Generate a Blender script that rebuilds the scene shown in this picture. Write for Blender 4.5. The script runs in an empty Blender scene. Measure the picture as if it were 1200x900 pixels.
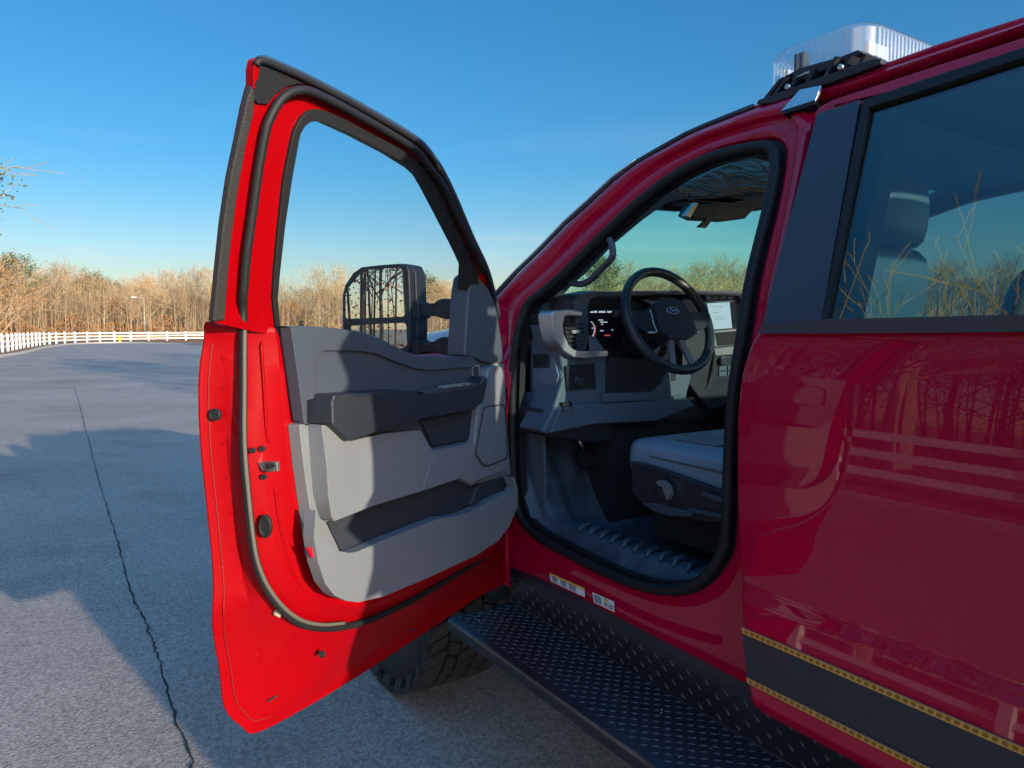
import bpy, bmesh, math, random
from mathutils import Vector, Matrix
from mathutils.geometry import tessellate_polygon
R = math.radians
random.seed(7)
scene = bpy.context.scene
col = scene.collection

# ---------------------------------------------------------------- camera
CAM = Vector((-1.32, 0.0, 1.52))
YAW, PITCH, FPX = R(32.8), R(4.35), 850.0
cam_d = bpy.data.cameras.new("camera")
cam = bpy.data.objects.new("camera", cam_d)
col.objects.link(cam)
cam.location = CAM
cam.rotation_euler = (R(90) - PITCH, 0, -YAW)
cam_d.sensor_width = 36.0
cam_d.lens = FPX / 1200 * 36.0
cam_d.clip_start = 0.02
cam_d.clip_end = 3000
scene.camera = cam
scene.render.resolution_x, scene.render.resolution_y = 1024, 768

# ---------------------------------------------------------------- light
SUN_EL = R(11.0)
SUN_SLOPE = -0.165                      # sideways travel of the light per metre forward
TRAVEL = Vector((SUN_SLOPE, 1, 0)).normalized()
LDIR = Vector((TRAVEL.x * math.cos(SUN_EL), TRAVEL.y * math.cos(SUN_EL), -math.sin(SUN_EL)))
sun_d = bpy.data.lights.new("sun", 'SUN')
sun_d.energy = 3.8
sun_d.angle = R(0.5)
sun_d.color = (1.0, 0.86, 0.66)
sun = bpy.data.objects.new("sun", sun_d)
col.objects.link(sun)
sun.rotation_euler = LDIR.to_track_quat('-Z', 'Y').to_euler()
world = bpy.data.worlds.new("World")
scene.world = world
world.use_nodes = True
wn, wl = world.node_tree.nodes, world.node_tree.links
wn.clear()
sky = wn.new('ShaderNodeTexSky')
sky.sky_type = 'NISHITA'
sky.sun_disc = False
sky.sun_elevation = SUN_EL
sky.sun_rotation = math.atan2(-LDIR.x, -LDIR.y)
sky.altitude = 0
SKY_AHEAD = (0.39, 0.63, 0.80, 1)
SKY_LOW = (0.74, 0.68, 0.74, 1)
SKY_FILL = (2.7, 2.5, 2.8, 1)
sky.air_density = 1.0
sky.dust_density = 0.6
sky.ozone_density = 2.2
bg = wn.new('ShaderNodeBackground')
bg.inputs['Strength'].default_value = 0.15
wo = wn.new('ShaderNodeOutputWorld')
hs = wn.new('ShaderNodeHueSaturation')
hs.inputs['Saturation'].default_value = 1.45
hs.inputs['Hue'].default_value = 0.492
gm = wn.new('ShaderNodeGamma')
gm.inputs['Gamma'].default_value = 0.8
wl.new(sky.outputs[0], gm.inputs[0])
wl.new(gm.outputs[0], hs.inputs['Color'])
# the sky ahead is deep and clear; overhead and towards the low sun brightness is added to lift the shade
tcw = wn.new('ShaderNodeTexCoord')
dotn = wn.new('ShaderNodeVectorMath'); dotn.operation = 'DOT_PRODUCT'
dotn.inputs[1].default_value = (0.10, 0.995, 0.0)
wl.new(tcw.outputs['Generated'], dotn.inputs[0])
mr1 = wn.new('ShaderNodeMapRange'); mr1.interpolation_type = 'SMOOTHSTEP'
mr1.inputs['From Min'].default_value = 0.30; mr1.inputs['From Max'].default_value = -0.75
wl.new(dotn.outputs['Value'], mr1.inputs['Value'])
sepw = wn.new('ShaderNodeSeparateXYZ')
wl.new(tcw.outputs['Generated'], sepw.inputs[0])
mr2 = wn.new('ShaderNodeMapRange'); mr2.interpolation_type = 'SMOOTHSTEP'
mr2.inputs['From Min'].default_value = 0.50; mr2.inputs['From Max'].default_value = 0.95
wl.new(sepw.outputs['Z'], mr2.inputs['Value'])
mxw = wn.new('ShaderNodeMath'); mxw.operation = 'MAXIMUM'
wl.new(mr1.outputs[0], mxw.inputs[0]); wl.new(mr2.outputs[0], mxw.inputs[1])
fac = wn.new('ShaderNodeMixRGB')
lowa = wn.new('ShaderNodeMapRange'); lowa.interpolation_type = 'SMOOTHSTEP'
lowa.inputs['From Min'].default_value = 0.24; lowa.inputs['From Max'].default_value = 0.02
wl.new(sepw.outputs['Z'], lowa.inputs['Value'])
ahd = wn.new('ShaderNodeMixRGB'); ahd.inputs[1].default_value = SKY_AHEAD; ahd.inputs[2].default_value = SKY_LOW
wl.new(lowa.outputs[0], ahd.inputs[0]); wl.new(ahd.outputs[0], fac.inputs[1])
fac.inputs[2].default_value = SKY_FILL
wl.new(mxw.outputs[0], fac.inputs[0])
mulw = wn.new('ShaderNodeMixRGB'); mulw.blend_type = 'MULTIPLY'; mulw.inputs[0].default_value = 1.0
wl.new(hs.outputs[0], mulw.inputs[1]); wl.new(fac.outputs[0], mulw.inputs[2])
mpw = wn.new('ShaderNodeMapping'); mpw.inputs['Scale'].default_value = (1.6, 1.6, 15); mpw.inputs['Rotation'].default_value = (0.05, 0.04, 0.3)
nzw = wn.new('ShaderNodeTexNoise'); nzw.inputs['Scale'].default_value = 1.7; nzw.inputs['Detail'].default_value = 5; nzw.inputs['Distortion'].default_value = 0.6
wl.new(tcw.outputs['Generated'], mpw.inputs[0]); wl.new(mpw.outputs[0], nzw.inputs['Vector'])
rmw = wn.new('ShaderNodeMapRange'); rmw.inputs['From Min'].default_value = 0.52; rmw.inputs['From Max'].default_value = 0.78; rmw.inputs['To Max'].default_value = 0.10
wl.new(nzw.outputs['Fac'], rmw.inputs['Value'])
elw = wn.new('ShaderNodeMapRange'); elw.inputs['From Min'].default_value = 0.28; elw.inputs['From Max'].default_value = 0.10
wl.new(sepw.outputs['Z'], elw.inputs['Value'])
mlw = wn.new('ShaderNodeMath'); mlw.operation = 'MULTIPLY'
wl.new(rmw.outputs[0], mlw.inputs[0]); wl.new(elw.outputs[0], mlw.inputs[1])
cir = wn.new('ShaderNodeMixRGB'); cir.inputs[2].default_value = (5.6, 5.2, 4.6, 1)
wl.new(mlw.outputs[0], cir.inputs[0]); wl.new(mulw.outputs[0], cir.inputs[1])
wl.new(cir.outputs[0], bg.inputs['Color'])
wl.new(bg.outputs[0], wo.inputs['Surface'])
scene.view_settings.view_transform = 'Standard'
scene.view_settings.look = 'None'
scene.view_settings.gamma = 1.0
scene.view_settings.exposure = 1.0
scene.cycles.max_bounces = 8
scene.cycles.transparent_max_bounces = 24

# ---------------------------------------------------------------- maths helpers
_f = Vector((math.sin(YAW) * math.cos(PITCH), math.cos(YAW) * math.cos(PITCH), -math.sin(PITCH)))
_r = Vector((math.cos(YAW), -math.sin(YAW), 0))
_u = _r.cross(_f)

def ray(px, py):
    return (_f * FPX + _r * (px - 600) + _u * (450 - py)).normalized()

def hit(px, py, P0, N):
    d = ray(px, py)
    return CAM + d * ((P0 - CAM).dot(N) / d.dot(N))

class Frame:
    """a real plane of the place: origin, two axes in it and its normal towards the viewer"""
    def __init__(s, O, U, V, N):
        s.O, s.U, s.V, s.N = Vector(O), Vector(U).normalized(), Vector(V).normalized(), Vector(N).normalized()
    def pt(s, u, v, w=0.0):
        return s.O + s.U * u + s.V * v + s.N * w
    def px(s, x, y, w=0.0):
        p = hit(x, y, s.O + s.N * w, s.N)
        return ((p - s.O).dot(s.U), (p - s.O).dot(s.V))
    def P(s, x, y, w=0.0):
        return hit(x, y, s.O + s.N * w, s.N)

def cr(pts, n=5, closed=True):
    out, L = [], len(pts)
    segs = L if closed else L - 1
    for i in range(segs):
        if closed:
            a, b, c, d = (pts[(i + k) % L] for k in (-1, 0, 1, 2))
        else:
            a, b, c, d = pts[max(i - 1, 0)], pts[i], pts[i + 1], pts[min(i + 2, L - 1)]
        for k in range(n):
            t = k / n
            out.append(tuple(0.5 * (2 * b[j] + (c[j] - a[j]) * t + (2 * a[j] - 5 * b[j] + 4 * c[j] - d[j]) * t * t
                             + (-a[j] + 3 * b[j] - 3 * c[j] + d[j]) * t ** 3) for j in range(len(b))))
    if not closed:
        out.append(tuple(pts[-1]))
    return out

# ---------------------------------------------------------------- object helpers
LOCS = {}
def thing(name, label, cat, loc=(0, 0, 0), group=None):
    o = bpy.data.objects.new(name, None)
    col.objects.link(o)
    o.location = loc
    o.empty_display_size = 0.2
    o['label'] = label
    o['category'] = cat
    if group:
        o['group'] = group
    return o

def link(name, me, mat=None, parent=None, smooth=False):
    me.name = name
    o = bpy.data.objects.new(name, me)
    col.objects.link(o)
    if mat is not None and not me.materials:
        me.materials.append(mat)
    if parent is not None:
        o.parent = parent
        if parent.type == 'EMPTY':
            o.matrix_parent_inverse = Matrix.Translation(-Vector(parent.location))
    if smooth:
        for p in me.polygons:
            p.use_smooth = True
    return o

def tag(o, label, cat, group=None, kind=None):
    o['label'] = label
    o['category'] = cat
    if group:
        o['group'] = group
    if kind:
        o['kind'] = kind
    return o

def structure(o):
    o['kind'] = 'structure'
    return o

class MB:
    """collects shapes of one part into one mesh"""
    def __init__(s):
        s.v, s.f, s.m = [], [], []
        s.cur = 0
    def add(s, vs, fs):
        b = len(s.v)
        s.v += [tuple(v) for v in vs]
        s.f += [tuple(b + i for i in f) for f in fs]
        s.m += [s.cur] * len(fs)
        return s
    def quad(s, a, b, c, d):
        return s.add([a, b, c, d], [(0, 1, 2, 3)])
    def box(s, c, size, M=None):
        c = Vector(c)
        hx, hy, hz = size[0] / 2, size[1] / 2, size[2] / 2
        vs = []
        for x in (-hx, hx):
            for y in (-hy, hy):
                for z in (-hz, hz):
                    v = Vector((x, y, z))
                    vs.append(c + (M @ v if M else v))
        return s.add(vs, [(0, 1, 3, 2), (4, 6, 7, 5), (0, 4, 5, 1), (2, 3, 7, 6), (0, 2, 6, 4), (1, 5, 7, 3)])
    def fbox(s, fr, u0, u1, v0, v1, w0, w1):
        vs = [fr.pt(u, v, w) for u in (u0, u1) for v in (v0, v1) for w in (w0, w1)]
        return s.add(vs, [(0, 1, 3, 2), (4, 6, 7, 5), (0, 4, 5, 1), (2, 3, 7, 6), (0, 2, 6, 4), (1, 5, 7, 3)])
    def prism(s, loop, fr, w0, w1, holes=()):
        """loop and holes: (u, v) in the frame"""
        loops = [loop] + list(holes)
        flat = [p for l in loops for p in l]
        n = len(flat)
        tris = tessellate_polygon([[Vector((p[0], p[1], 0)) for p in l] for l in loops])
        vs = [fr.pt(p[0], p[1], w0) for p in flat] + [fr.pt(p[0], p[1], w1) for p in flat]
        fs = [tuple(t) for t in tris] + [tuple(n + i for i in reversed(t)) for t in tris]
        b = 0
        for l in loops:
            m = len(l)
            for i in range(m):
                j = (i + 1) % m
                fs.append((b + i, b + j, n + b + j, n + b + i))
            b += m
        return s.add(vs, fs)
    def tube(s, pts, r, n=8, closed=False, flat=1.0, cap=True):
        pts = [Vector(p) for p in pts]
        L = len(pts)
        rs = r if isinstance(r, (list, tuple)) else [r] * L
        rings = []
        prev = None
        for i, p in enumerate(pts):
            a = pts[(i - 1) % L] if (closed or i > 0) else p
            b = pts[(i + 1) % L] if (closed or i < L - 1) else p
            t = (b - a).normalized()
            if prev is None:
                ref = Vector((0, 0, 1)) if abs(t.z) < 0.9 else Vector((1, 0, 0))
                nx = t.cross(ref).normalized()
            else:
                nx = (prev - t * prev.dot(t)).normalized()
            prev = nx
            ny = t.cross(nx)
            rings.append([p + nx * math.cos(2 * math.pi * k / n) * rs[i] + ny * math.sin(2 * math.pi * k / n) * rs[i] * flat for k in range(n)])
        vs = [v for rg in rings for v in rg]
        fs = []
        for i in range(L if closed else L - 1):
            j = (i + 1) % L
            for k in range(n):
                k2 = (k + 1) % n
                fs.append((i * n + k, i * n + k2, j * n + k2, j * n + k))
        if not closed and cap:
            fs.append(tuple(range(n - 1, -1, -1)))
            fs.append(tuple((L - 1) * n + k for k in range(n)))
        return s.add(vs, fs)
    def lathe(s, prof, C, A, n=48, full=True):
        """prof: (radius, along axis)"""
        A = Vector(A).normalized()
        X = A.orthogonal().normalized()
        Y = A.cross(X)
        C = Vector(C)
        vs = [C + A * a + (X * math.cos(2 * math.pi * k / n) + Y * math.sin(2 * math.pi * k / n)) * r for (r, a) in prof for k in range(n)]
        fs = []
        for i in range(len(prof) - 1):
            for k in range(n):
                k2 = (k + 1) % n
                fs.append((i * n + k, i * n + k2, (i + 1) * n + k2, (i + 1) * n + k))
        return s.add(vs, fs)
    def loft(s, rings, closed_ring=False, cap=False):
        n = len(rings[0])
        vs = [v for rg in rings for v in rg]
        fs = []
        for i in range(len(rings) - 1):
            for k in range(n if closed_ring else n - 1):
                k2 = (k + 1) % n
                fs.append((i * n + k, i * n + k2, (i + 1) * n + k2, (i + 1) * n + k))
        if cap:
            fs.append(tuple(range(n)))
            fs.append(tuple((len(rings) - 1) * n + k for k in reversed(range(n))))
        return s.add(vs, fs)
    def mesh(s, merge=False):
        me = bpy.data.meshes.new("m")
        me.from_pydata(s.v, [], s.f)
        if any(s.m):
            me.polygons.foreach_set('material_index', s.m)
        bm = bmesh.new()
        bm.from_mesh(me)
        if merge:
            bmesh.ops.remove_doubles(bm, verts=bm.verts, dist=0.0002)
        bmesh.ops.recalc_face_normals(bm, faces=bm.faces)
        bm.to_mesh(me)
        bm.free()
        me.update()
        return me
    def obj(s, name, mat, parent=None, smooth=False, bevel=0, seg=3, auto=None, merge=False, subsurf=0, solid=0):
        me = s.mesh(merge)
        mats = mat if isinstance(mat, (list, tuple)) else [mat]
        for m in mats:
            me.materials.append(m)
        o = link(name, me, None, parent, smooth or bevel > 0 or subsurf > 0)
        if solid:
            so = o.modifiers.new('solid', 'SOLIDIFY')
            so.thickness = solid
            so.offset = 0
        if bevel > 0:
            b = o.modifiers.new('bevel', 'BEVEL')
            b.width = bevel
            b.segments = seg
            b.limit_method = 'ANGLE'
            b.angle_limit = R(35)
            b.harden_normals = True
        if subsurf:
            sm = o.modifiers.new('sub', 'SUBSURF')
            sm.levels = sm.render_levels = subsurf
        if auto is not None:
            me.set_sharp_from_angle(angle=R(auto))
        return o

def slab(name, fr, loop_px, w1, w0, mat, parent, bevel=0.006, seg=3, curve=0, holes=(), lw=None, dw=None):
    """an outline on the frame's plane w1, extruded back to w0; a point (x, y, dx, dy) is where the foot of the
    sloping side stands (plane dw or w0) and (x + dx, y + dy) the top edge above it"""
    lw = w1 if lw is None else lw
    dw = w0 if dw is None else dw
    L = []
    for q in loop_px:
        if len(q) == 2:
            a = fr.px(q[0], q[1], lw)
            L.append((a[0], a[1], a[0], a[1]))
        else:
            dy = q[3] if len(q) > 3 else 0
            a, b = fr.px(q[0] + q[2], q[1] + dy, lw), fr.px(q[0], q[1], dw)
            L.append((a[0], a[1], b[0], b[1]))
    if curve:
        L = cr(L, curve)
    H = []
    for h in holes:
        hh = [fr.px(x, y, lw) for x, y in h]
        H.append(cr(hh, curve) if curve else hh)
    m = MB().prism([(a, b) for a, b, c, d in L], fr, w1, w0, H)
    nf = len(L) + sum(len(h) for h in H)
    for i, (a, b, c, d) in enumerate(L):
        m.v[nf + i] = tuple(fr.pt(c, d, w0))
    return m.obj(name, mat, parent, smooth=bevel > 0, bevel=bevel, seg=seg, merge=False)

# ---------------------------------------------------------------- materials
def base_mat(name):
    m = bpy.data.materials.new(name)
    m.use_nodes = True
    return m, m.node_tree.nodes, m.node_tree.links, m.node_tree.nodes['Principled BSDF']

def mat(name, c, rough=0.5, metal=0.0, coat=0.0, bump=0.0, scale=200.0, var=0.0, vscale=6.0, spec=0.5, crough=0.03, rvar=0.0, detail=3):
    m, n, l, b = base_mat(name)
    b.inputs['Base Color'].default_value = (*c, 1)
    b.inputs['Roughness'].default_value = rough
    b.inputs['Metallic'].default_value = metal
    b.inputs['Specular IOR Level'].default_value = spec
    b.inputs['Coat Weight'].default_value = coat
    b.inputs['Coat Roughness'].default_value = crough
    tc = n.new('ShaderNodeTexCoord')
    if bump:
        t = n.new('ShaderNodeTexNoise')
        t.inputs['Scale'].default_value = scale
        t.inputs['Detail'].default_value = detail
        l.new(tc.outputs['Object'], t.inputs['Vector'])
        bp = n.new('ShaderNodeBump')
        bp.inputs['Strength'].default_value = bump
        bp.inputs['Distance'].default_value = 0.002
        l.new(t.outputs['Fac'], bp.inputs['Height'])
        l.new(bp.outputs[0], b.inputs['Normal'])
    if var or rvar:
        t2 = n.new('ShaderNodeTexNoise')
        t2.inputs['Scale'].default_value = vscale
        t2.inputs['Detail'].default_value = 6
        l.new(tc.outputs['Object'], t2.inputs['Vector'])
    if var:
        r = n.new('ShaderNodeValToRGB')
        r.color_ramp.elements[0].position = 0.35
        r.color_ramp.elements[1].position = 0.7
        r.color_ramp.elements[0].color = (*[x * (1 - var) for x in c], 1)
        r.color_ramp.elements[1].color = (*[min(1, x * (1 + var)) for x in c], 1)
        l.new(t2.outputs['Fac'], r.inputs[0])
        l.new(r.outputs[0], b.inputs['Base Color'])
    if rvar:
        mr = n.new('ShaderNodeMapRange')
        mr.inputs['From Min'].default_value = 0.35
        mr.inputs['From Max'].default_value = 0.65
        mr.inputs['To Min'].default_value = max(0, rough - rvar)
        mr.inputs['To Max'].default_value = min(1, rough + rvar)
        l.new(t2.outputs['Fac'], mr.inputs[0])
        l.new(mr.outputs[0], b.inputs['Roughness'])
    return m

def glass_mat(name, tint, refl=1.0, ior=1.5):
    """thin automotive glass: tinted see-through with a Fresnel reflection"""
    m, n, l, b = base_mat(name)
    n.remove(b)
    out = n['Material Output']
    tr = n.new('ShaderNodeBsdfTransparent')
    tr.inputs[0].default_value = (*tint, 1)
    gl = n.new('ShaderNodeBsdfGlossy')
    gl.inputs['Roughness'].default_value = 0.0
    gl.inputs['Color'].default_value = (refl, refl, refl, 1)
    lw = n.new('ShaderNodeLayerWeight')
    lw.inputs['Blend'].default_value = 0.5
    pw = n.new('ShaderNodeMath'); pw.operation = 'POWER'; pw.inputs[1].default_value = 4.6
    l.new(lw.outputs['Facing'], pw.inputs[0])
    f0 = ((ior - 1) / (ior + 1)) ** 2
    fr = n.new('ShaderNodeMath'); fr.operation = 'MULTIPLY_ADD'
    fr.inputs[1].default_value = 1 - f0; fr.inputs[2].default_value = f0
    l.new(pw.outputs[0], fr.inputs[0])
    mx = n.new('ShaderNodeMixShader')
    l.new(fr.outputs[0], mx.inputs[0])
    l.new(tr.outputs[0], mx.inputs[1])
    l.new(gl.outputs[0], mx.inputs[2])
    l.new(mx.outputs[0], out.inputs['Surface'])
    return m

def emit_mat(name, c, s=1.0):
    m, n, l, b = base_mat(name)
    b.inputs['Base Color'].default_value = (0.01, 0.01, 0.01, 1)
    b.inputs['Emission Color'].default_value = (*c, 1)
    b.inputs['Emission Strength'].default_value = s
    return m

PAINT = mat('red_clearcoat_paint', (0.42, 0.0005, 0.032), rough=0.5, metal=0.0, coat=0.8, crough=0.015, spec=0.05)
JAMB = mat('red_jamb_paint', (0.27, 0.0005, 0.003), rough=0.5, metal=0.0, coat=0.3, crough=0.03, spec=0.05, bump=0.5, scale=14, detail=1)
RUBBER = mat('black_rubber', (0.010, 0.011, 0.013), rough=0.6, spec=0.35, bump=0.2, scale=400)
FELT = mat('textured_black_strip', (0.02, 0.02, 0.02), rough=0.75, bump=1.0, scale=350)
TRIMBLK = mat('satin_black_applique', (0.035, 0.045, 0.065), rough=0.32, bump=0.05, scale=500)
CHARCOAL = mat('charcoal_plastic', (0.042, 0.055, 0.075), rough=0.5, bump=0.25, scale=900, rvar=0.05)
BLKPLASTIC = mat('black_soft_plastic', (0.015, 0.020, 0.028), rough=0.45, bump=0.25, scale=900, rvar=0.06)
GREYTRIM = mat('grey_trim_plastic', (0.145, 0.160, 0.175), rough=0.5, bump=0.25, scale=900, var=0.03, rvar=0.05)
GREYPANEL = mat('grey_dash_plastic', (0.070, 0.100, 0.135), rough=0.5, bump=0.2, scale=900)
POCKETBLK = mat('pocket_liner', (0.018, 0.024, 0.033), rough=0.6, bump=0.3, scale=700)
SILVER = mat('satin_silver', (0.45, 0.46, 0.48), rough=0.3, metal=0.75)
BRIGHT = mat('bright_badge_metal', (0.62, 0.64, 0.68), rough=0.3, metal=0.35)
STEEL = mat('bright_steel', (0.62, 0.62, 0.6), rough=0.28, metal=1.0)
CHROME = mat('chrome', (0.8, 0.8, 0.8), rough=0.08, metal=1.0)
VINYL = mat('grey_vinyl', (0.18, 0.24, 0.31), rough=0.30, bump=0.35, scale=420)
BACKING = mat('dark_cavity', (0.01, 0.011, 0.013), rough=0.8)
LINER = mat('dusty_floor_liner', (0.050, 0.066, 0.088), rough=0.45, bump=0.6, scale=90, var=0.3, vscale=14, rvar=0.15)
TYRE = mat('tyre_rubber', (0.018, 0.018, 0.02), rough=0.75, bump=0.5, scale=120, var=0.3, vscale=20)
BEDLINER = mat('black_plate_coating', (0.014, 0.018, 0.026), rough=0.38, bump=0.3, scale=300, rvar=0.1)
GLASS = glass_mat('windshield_glass', (0.50, 0.88, 0.74))
SIDEGLASS = glass_mat('clear_side_glass', (0.96, 0.98, 0.98), ior=1.4)
TINTGLASS = glass_mat('tinted_glass', (0.42, 0.58, 0.57), ior=1.85)
WHITE = mat('white_print', (0.75, 0.76, 0.78), rough=0.5)
YELLOW = mat('yellow_print', (0.8, 0.42, 0.03), rough=0.5)
INK = mat('dark_print', (0.08, 0.08, 0.09), rough=0.6)
REFLECTOR = mat('red_reflector', (0.5, 0.0, 0.01), rough=0.2, coat=1)
MIRROR = mat('mirror_glass', (0.92, 0.93, 0.94), rough=0.0, metal=1.0)
# ================================================================ THE GROUND AND THE ROAD
def asphalt_mat():
    m, n, l, b = base_mat('asphalt')
    tc = n.new('ShaderNodeTexCoord')
    def noise(sc, det=4, rough=0.6):
        t = n.new('ShaderNodeTexNoise')
        t.inputs['Scale'].default_value = sc
        t.inputs['Detail'].default_value = det
        t.inputs['Roughness'].default_value = rough
        l.new(tc.outputs['Object'], t.inputs['Vector'])
        return t
    big = noise(0.35, 5)
    mid = noise(3.0, 6)
    fine = noise(150, 2)
    vor = n.new('ShaderNodeTexVoronoi')
    vor.inputs['Scale'].default_value = 95
    l.new(tc.outputs['Object'], vor.inputs['Vector'])
    r1 = n.new('ShaderNodeValToRGB')
    r1.color_ramp.elements[0].position = 0.3
    r1.color_ramp.elements[0].color = (0.255, 0.212, 0.180, 1)
    r1.color_ramp.elements[1].position = 0.75
    r1.color_ramp.elements[1].color = (0.37, 0.306, 0.262, 1)
    l.new(big.outputs['Fac'], r1.inputs[0])
    # stone to stone variation
    r2 = n.new('ShaderNodeValToRGB')
    r2.color_ramp.elements[0].position = 0.0
    r2.color_ramp.elements[0].color = (0.45, 0.45, 0.46, 1)
    r2.color_ramp.elements[1].position = 1.0
    r2.color_ramp.elements[1].color = (1.55, 1.52, 1.5, 1)
    l.new(vor.outputs['Color'], r2.inputs[0])
    mu = n.new('ShaderNodeMixRGB')
    mu.blend_type = 'MULTIPLY'
    mu.inputs[0].default_value = 0.75
    l.new(r1.outputs[0], mu.inputs[1])
    l.new(r2.outputs[0], mu.inputs[2])
    # pale chips in the surface
    v2 = n.new('ShaderNodeTexVoronoi')
    v2.inputs['Scale'].default_value = 26
    v2.inputs['Randomness'].default_value = 1.0
    l.new(tc.outputs['Object'], v2.inputs['Vector'])
    lt = n.new('ShaderNodeMath')
    lt.operation = 'LESS_THAN'
    lt.inputs[1].default_value = 0.085
    l.new(v2.outputs['Distance'], lt.inputs[0])
    gate = n.new('ShaderNodeMath')
    gate.operation = 'GREATER_THAN'
    gate.inputs[1].default_value = 0.52
    l.new(mid.outputs['Fac'], gate.inputs[0])
    mg = n.new('ShaderNodeMath')
    mg.operation = 'MULTIPLY'
    l.new(lt.outputs[0], mg.inputs[0])
    l.new(gate.outputs[0], mg.inputs[1])
    mg2 = n.new('ShaderNodeMath')
    mg2.operation = 'MULTIPLY'
    mg2.inputs[1].default_value = 0.55
    l.new(mg.outputs[0], mg2.inputs[0])
    mx = n.new('ShaderNodeMixRGB')
    mx.inputs[2].default_value = (0.42, 0.41, 0.39, 1)
    l.new(mg2.outputs[0], mx.inputs[0])
    l.new(mu.outputs[0], mx.inputs[1])
    # dark oil and damp stains
    st = noise(0.8, 7, 0.65)
    rs_ = n.new('ShaderNodeValToRGB')
    rs_.color_ramp.elements[0].position = 0.30
    rs_.color_ramp.elements[0].color = (0.78, 0.78, 0.79, 1)
    rs_.color_ramp.elements[1].position = 0.48
    rs_.color_ramp.elements[1].color = (1, 1, 1, 1)
    l.new(st.outputs['Fac'], rs_.inputs[0])
    ms = n.new('ShaderNodeMixRGB'); ms.blend_type = 'MULTIPLY'; ms.inputs[0].default_value = 1
    l.new(mx.outputs[0], ms.inputs[1]); l.new(rs_.outputs[0], ms.inputs[2])
    mx = ms
    # worn patches
    pt = noise(1.3, 8, 0.7)
    r3 = n.new('ShaderNodeValToRGB')
    r3.color_ramp.elements[0].position = 0.60
    r3.color_ramp.elements[0].color = (0, 0, 0, 1)
    r3.color_ramp.elements[1].position = 0.78
    r3.color_ramp.elements[1].color = (0.3, 0.3, 0.3, 1)
    l.new(pt.outputs['Fac'], r3.inputs[0])
    mx2 = n.new('ShaderNodeMixRGB')
    mx2.inputs[2].default_value = (0.36, 0.34, 0.32, 1)
    l.new(r3.outputs[0], mx2.inputs[0])
    l.new(mx.outputs[0], mx2.inputs[1])
    l.new(mx2.outputs[0], b.inputs['Base Color'])
    b.inputs['Roughness'].default_value = 0.85
    b.inputs['Specular IOR Level'].default_value = 0.2
    ad = n.new('ShaderNodeMath')
    ad.operation = 'ADD'
    l.new(vor.outputs['Distance'], ad.inputs[0])
    l.new(fine.outputs['Fac'], ad.inputs[1])
    bp = n.new('ShaderNodeBump')
    bp.inputs['Strength'].default_value = 0.55
    bp.inputs['Distance'].default_value = 0.004
    l.new(ad.outputs[0], bp.inputs['Height'])
    l.new(bp.outputs[0], b.inputs['Normal'])
    return m

ASPHALT = asphalt_mat()
GROUND = mat('dry_grass_ground', (0.20, 0.125, 0.055), rough=0.95, bump=1.0, scale=30, var=0.45, vscale=2.5)
LEAFGROUND = mat('leaf_litter', (0.23, 0.105, 0.045), rough=0.95, bump=1.0, scale=20, var=0.5, vscale=4)
KERB = mat('concrete_kerb', (0.42, 0.39, 0.34), rough=0.85, bump=0.4, scale=60, var=0.15, vscale=3)

def flat(name, poly, z, m):
    mb = MB()
    tris = tessellate_polygon([[Vector((x, y, 0)) for x, y in poly]])
    mb.add([(x, y, z) for x, y in poly], [tuple(t) for t in tris])
    me = mb.mesh()
    o = link(name, me, m)
    if me.polygons and me.polygons[0].normal.z < 0:
        me.flip_normals()
    return structure(o)

flat('ground', [(-1500, -1500), (1500, -1500), (1500, 1500), (-1500, 1500)], -0.03, GROUND)
ROAD = cr([(-6.2, -70), (-6.2, -20), (-6.0, 16), (-4.4, 38), (-2.2, 55), (-1.0, 70), (1.6, 84), (5.4, 88), (9.6, 78), (12.0, 66), (22, 56), (60, 52), (60, 20), (15, 12), (12, -5), (12, -40), (12, -70)], 6)
flat('road', ROAD, 0.0, ASPHALT)
# kerb along the left edge and round the far end
kp = cr([(-6.3, -70), (-6.3, -20), (-6.1, 16), (-4.5, 38), (-2.3, 55.2), (-1.1, 70.2), (1.5, 84.3), (5.4, 88.3), (9.9, 78.2), (12.3, 66.2), (22, 56.3), (60, 52.3)], 8, closed=False)
def ribbon(path, w0, w1, z0, z1):
    mb = MB()
    rings = []
    for i, p in enumerate(path):
        a = Vector(path[max(i - 1, 0)]).to_2d()
        b = Vector(path[min(i + 1, len(path) - 1)]).to_2d()
        t = (b - a).normalized()
        nn = Vector((-t.y, t.x))
        p = Vector(p)
        A, B = p + nn * w0, p + nn * w1
        rings.append([(A.x, A.y, z0), (A.x, A.y, z1), (B.x, B.y, z1), (B.x, B.y, z0)])
    mb.loft(rings, closed_ring=True, cap=True)
    return mb
structure(ribbon(kp, 0.0, 0.16, -0.05, 0.12).obj('kerb', KERB, bevel=0.02))
structure(ribbon(kp, 0.17, 40, -0.04, 0.06).obj('verge', LEAFGROUND))

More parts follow.
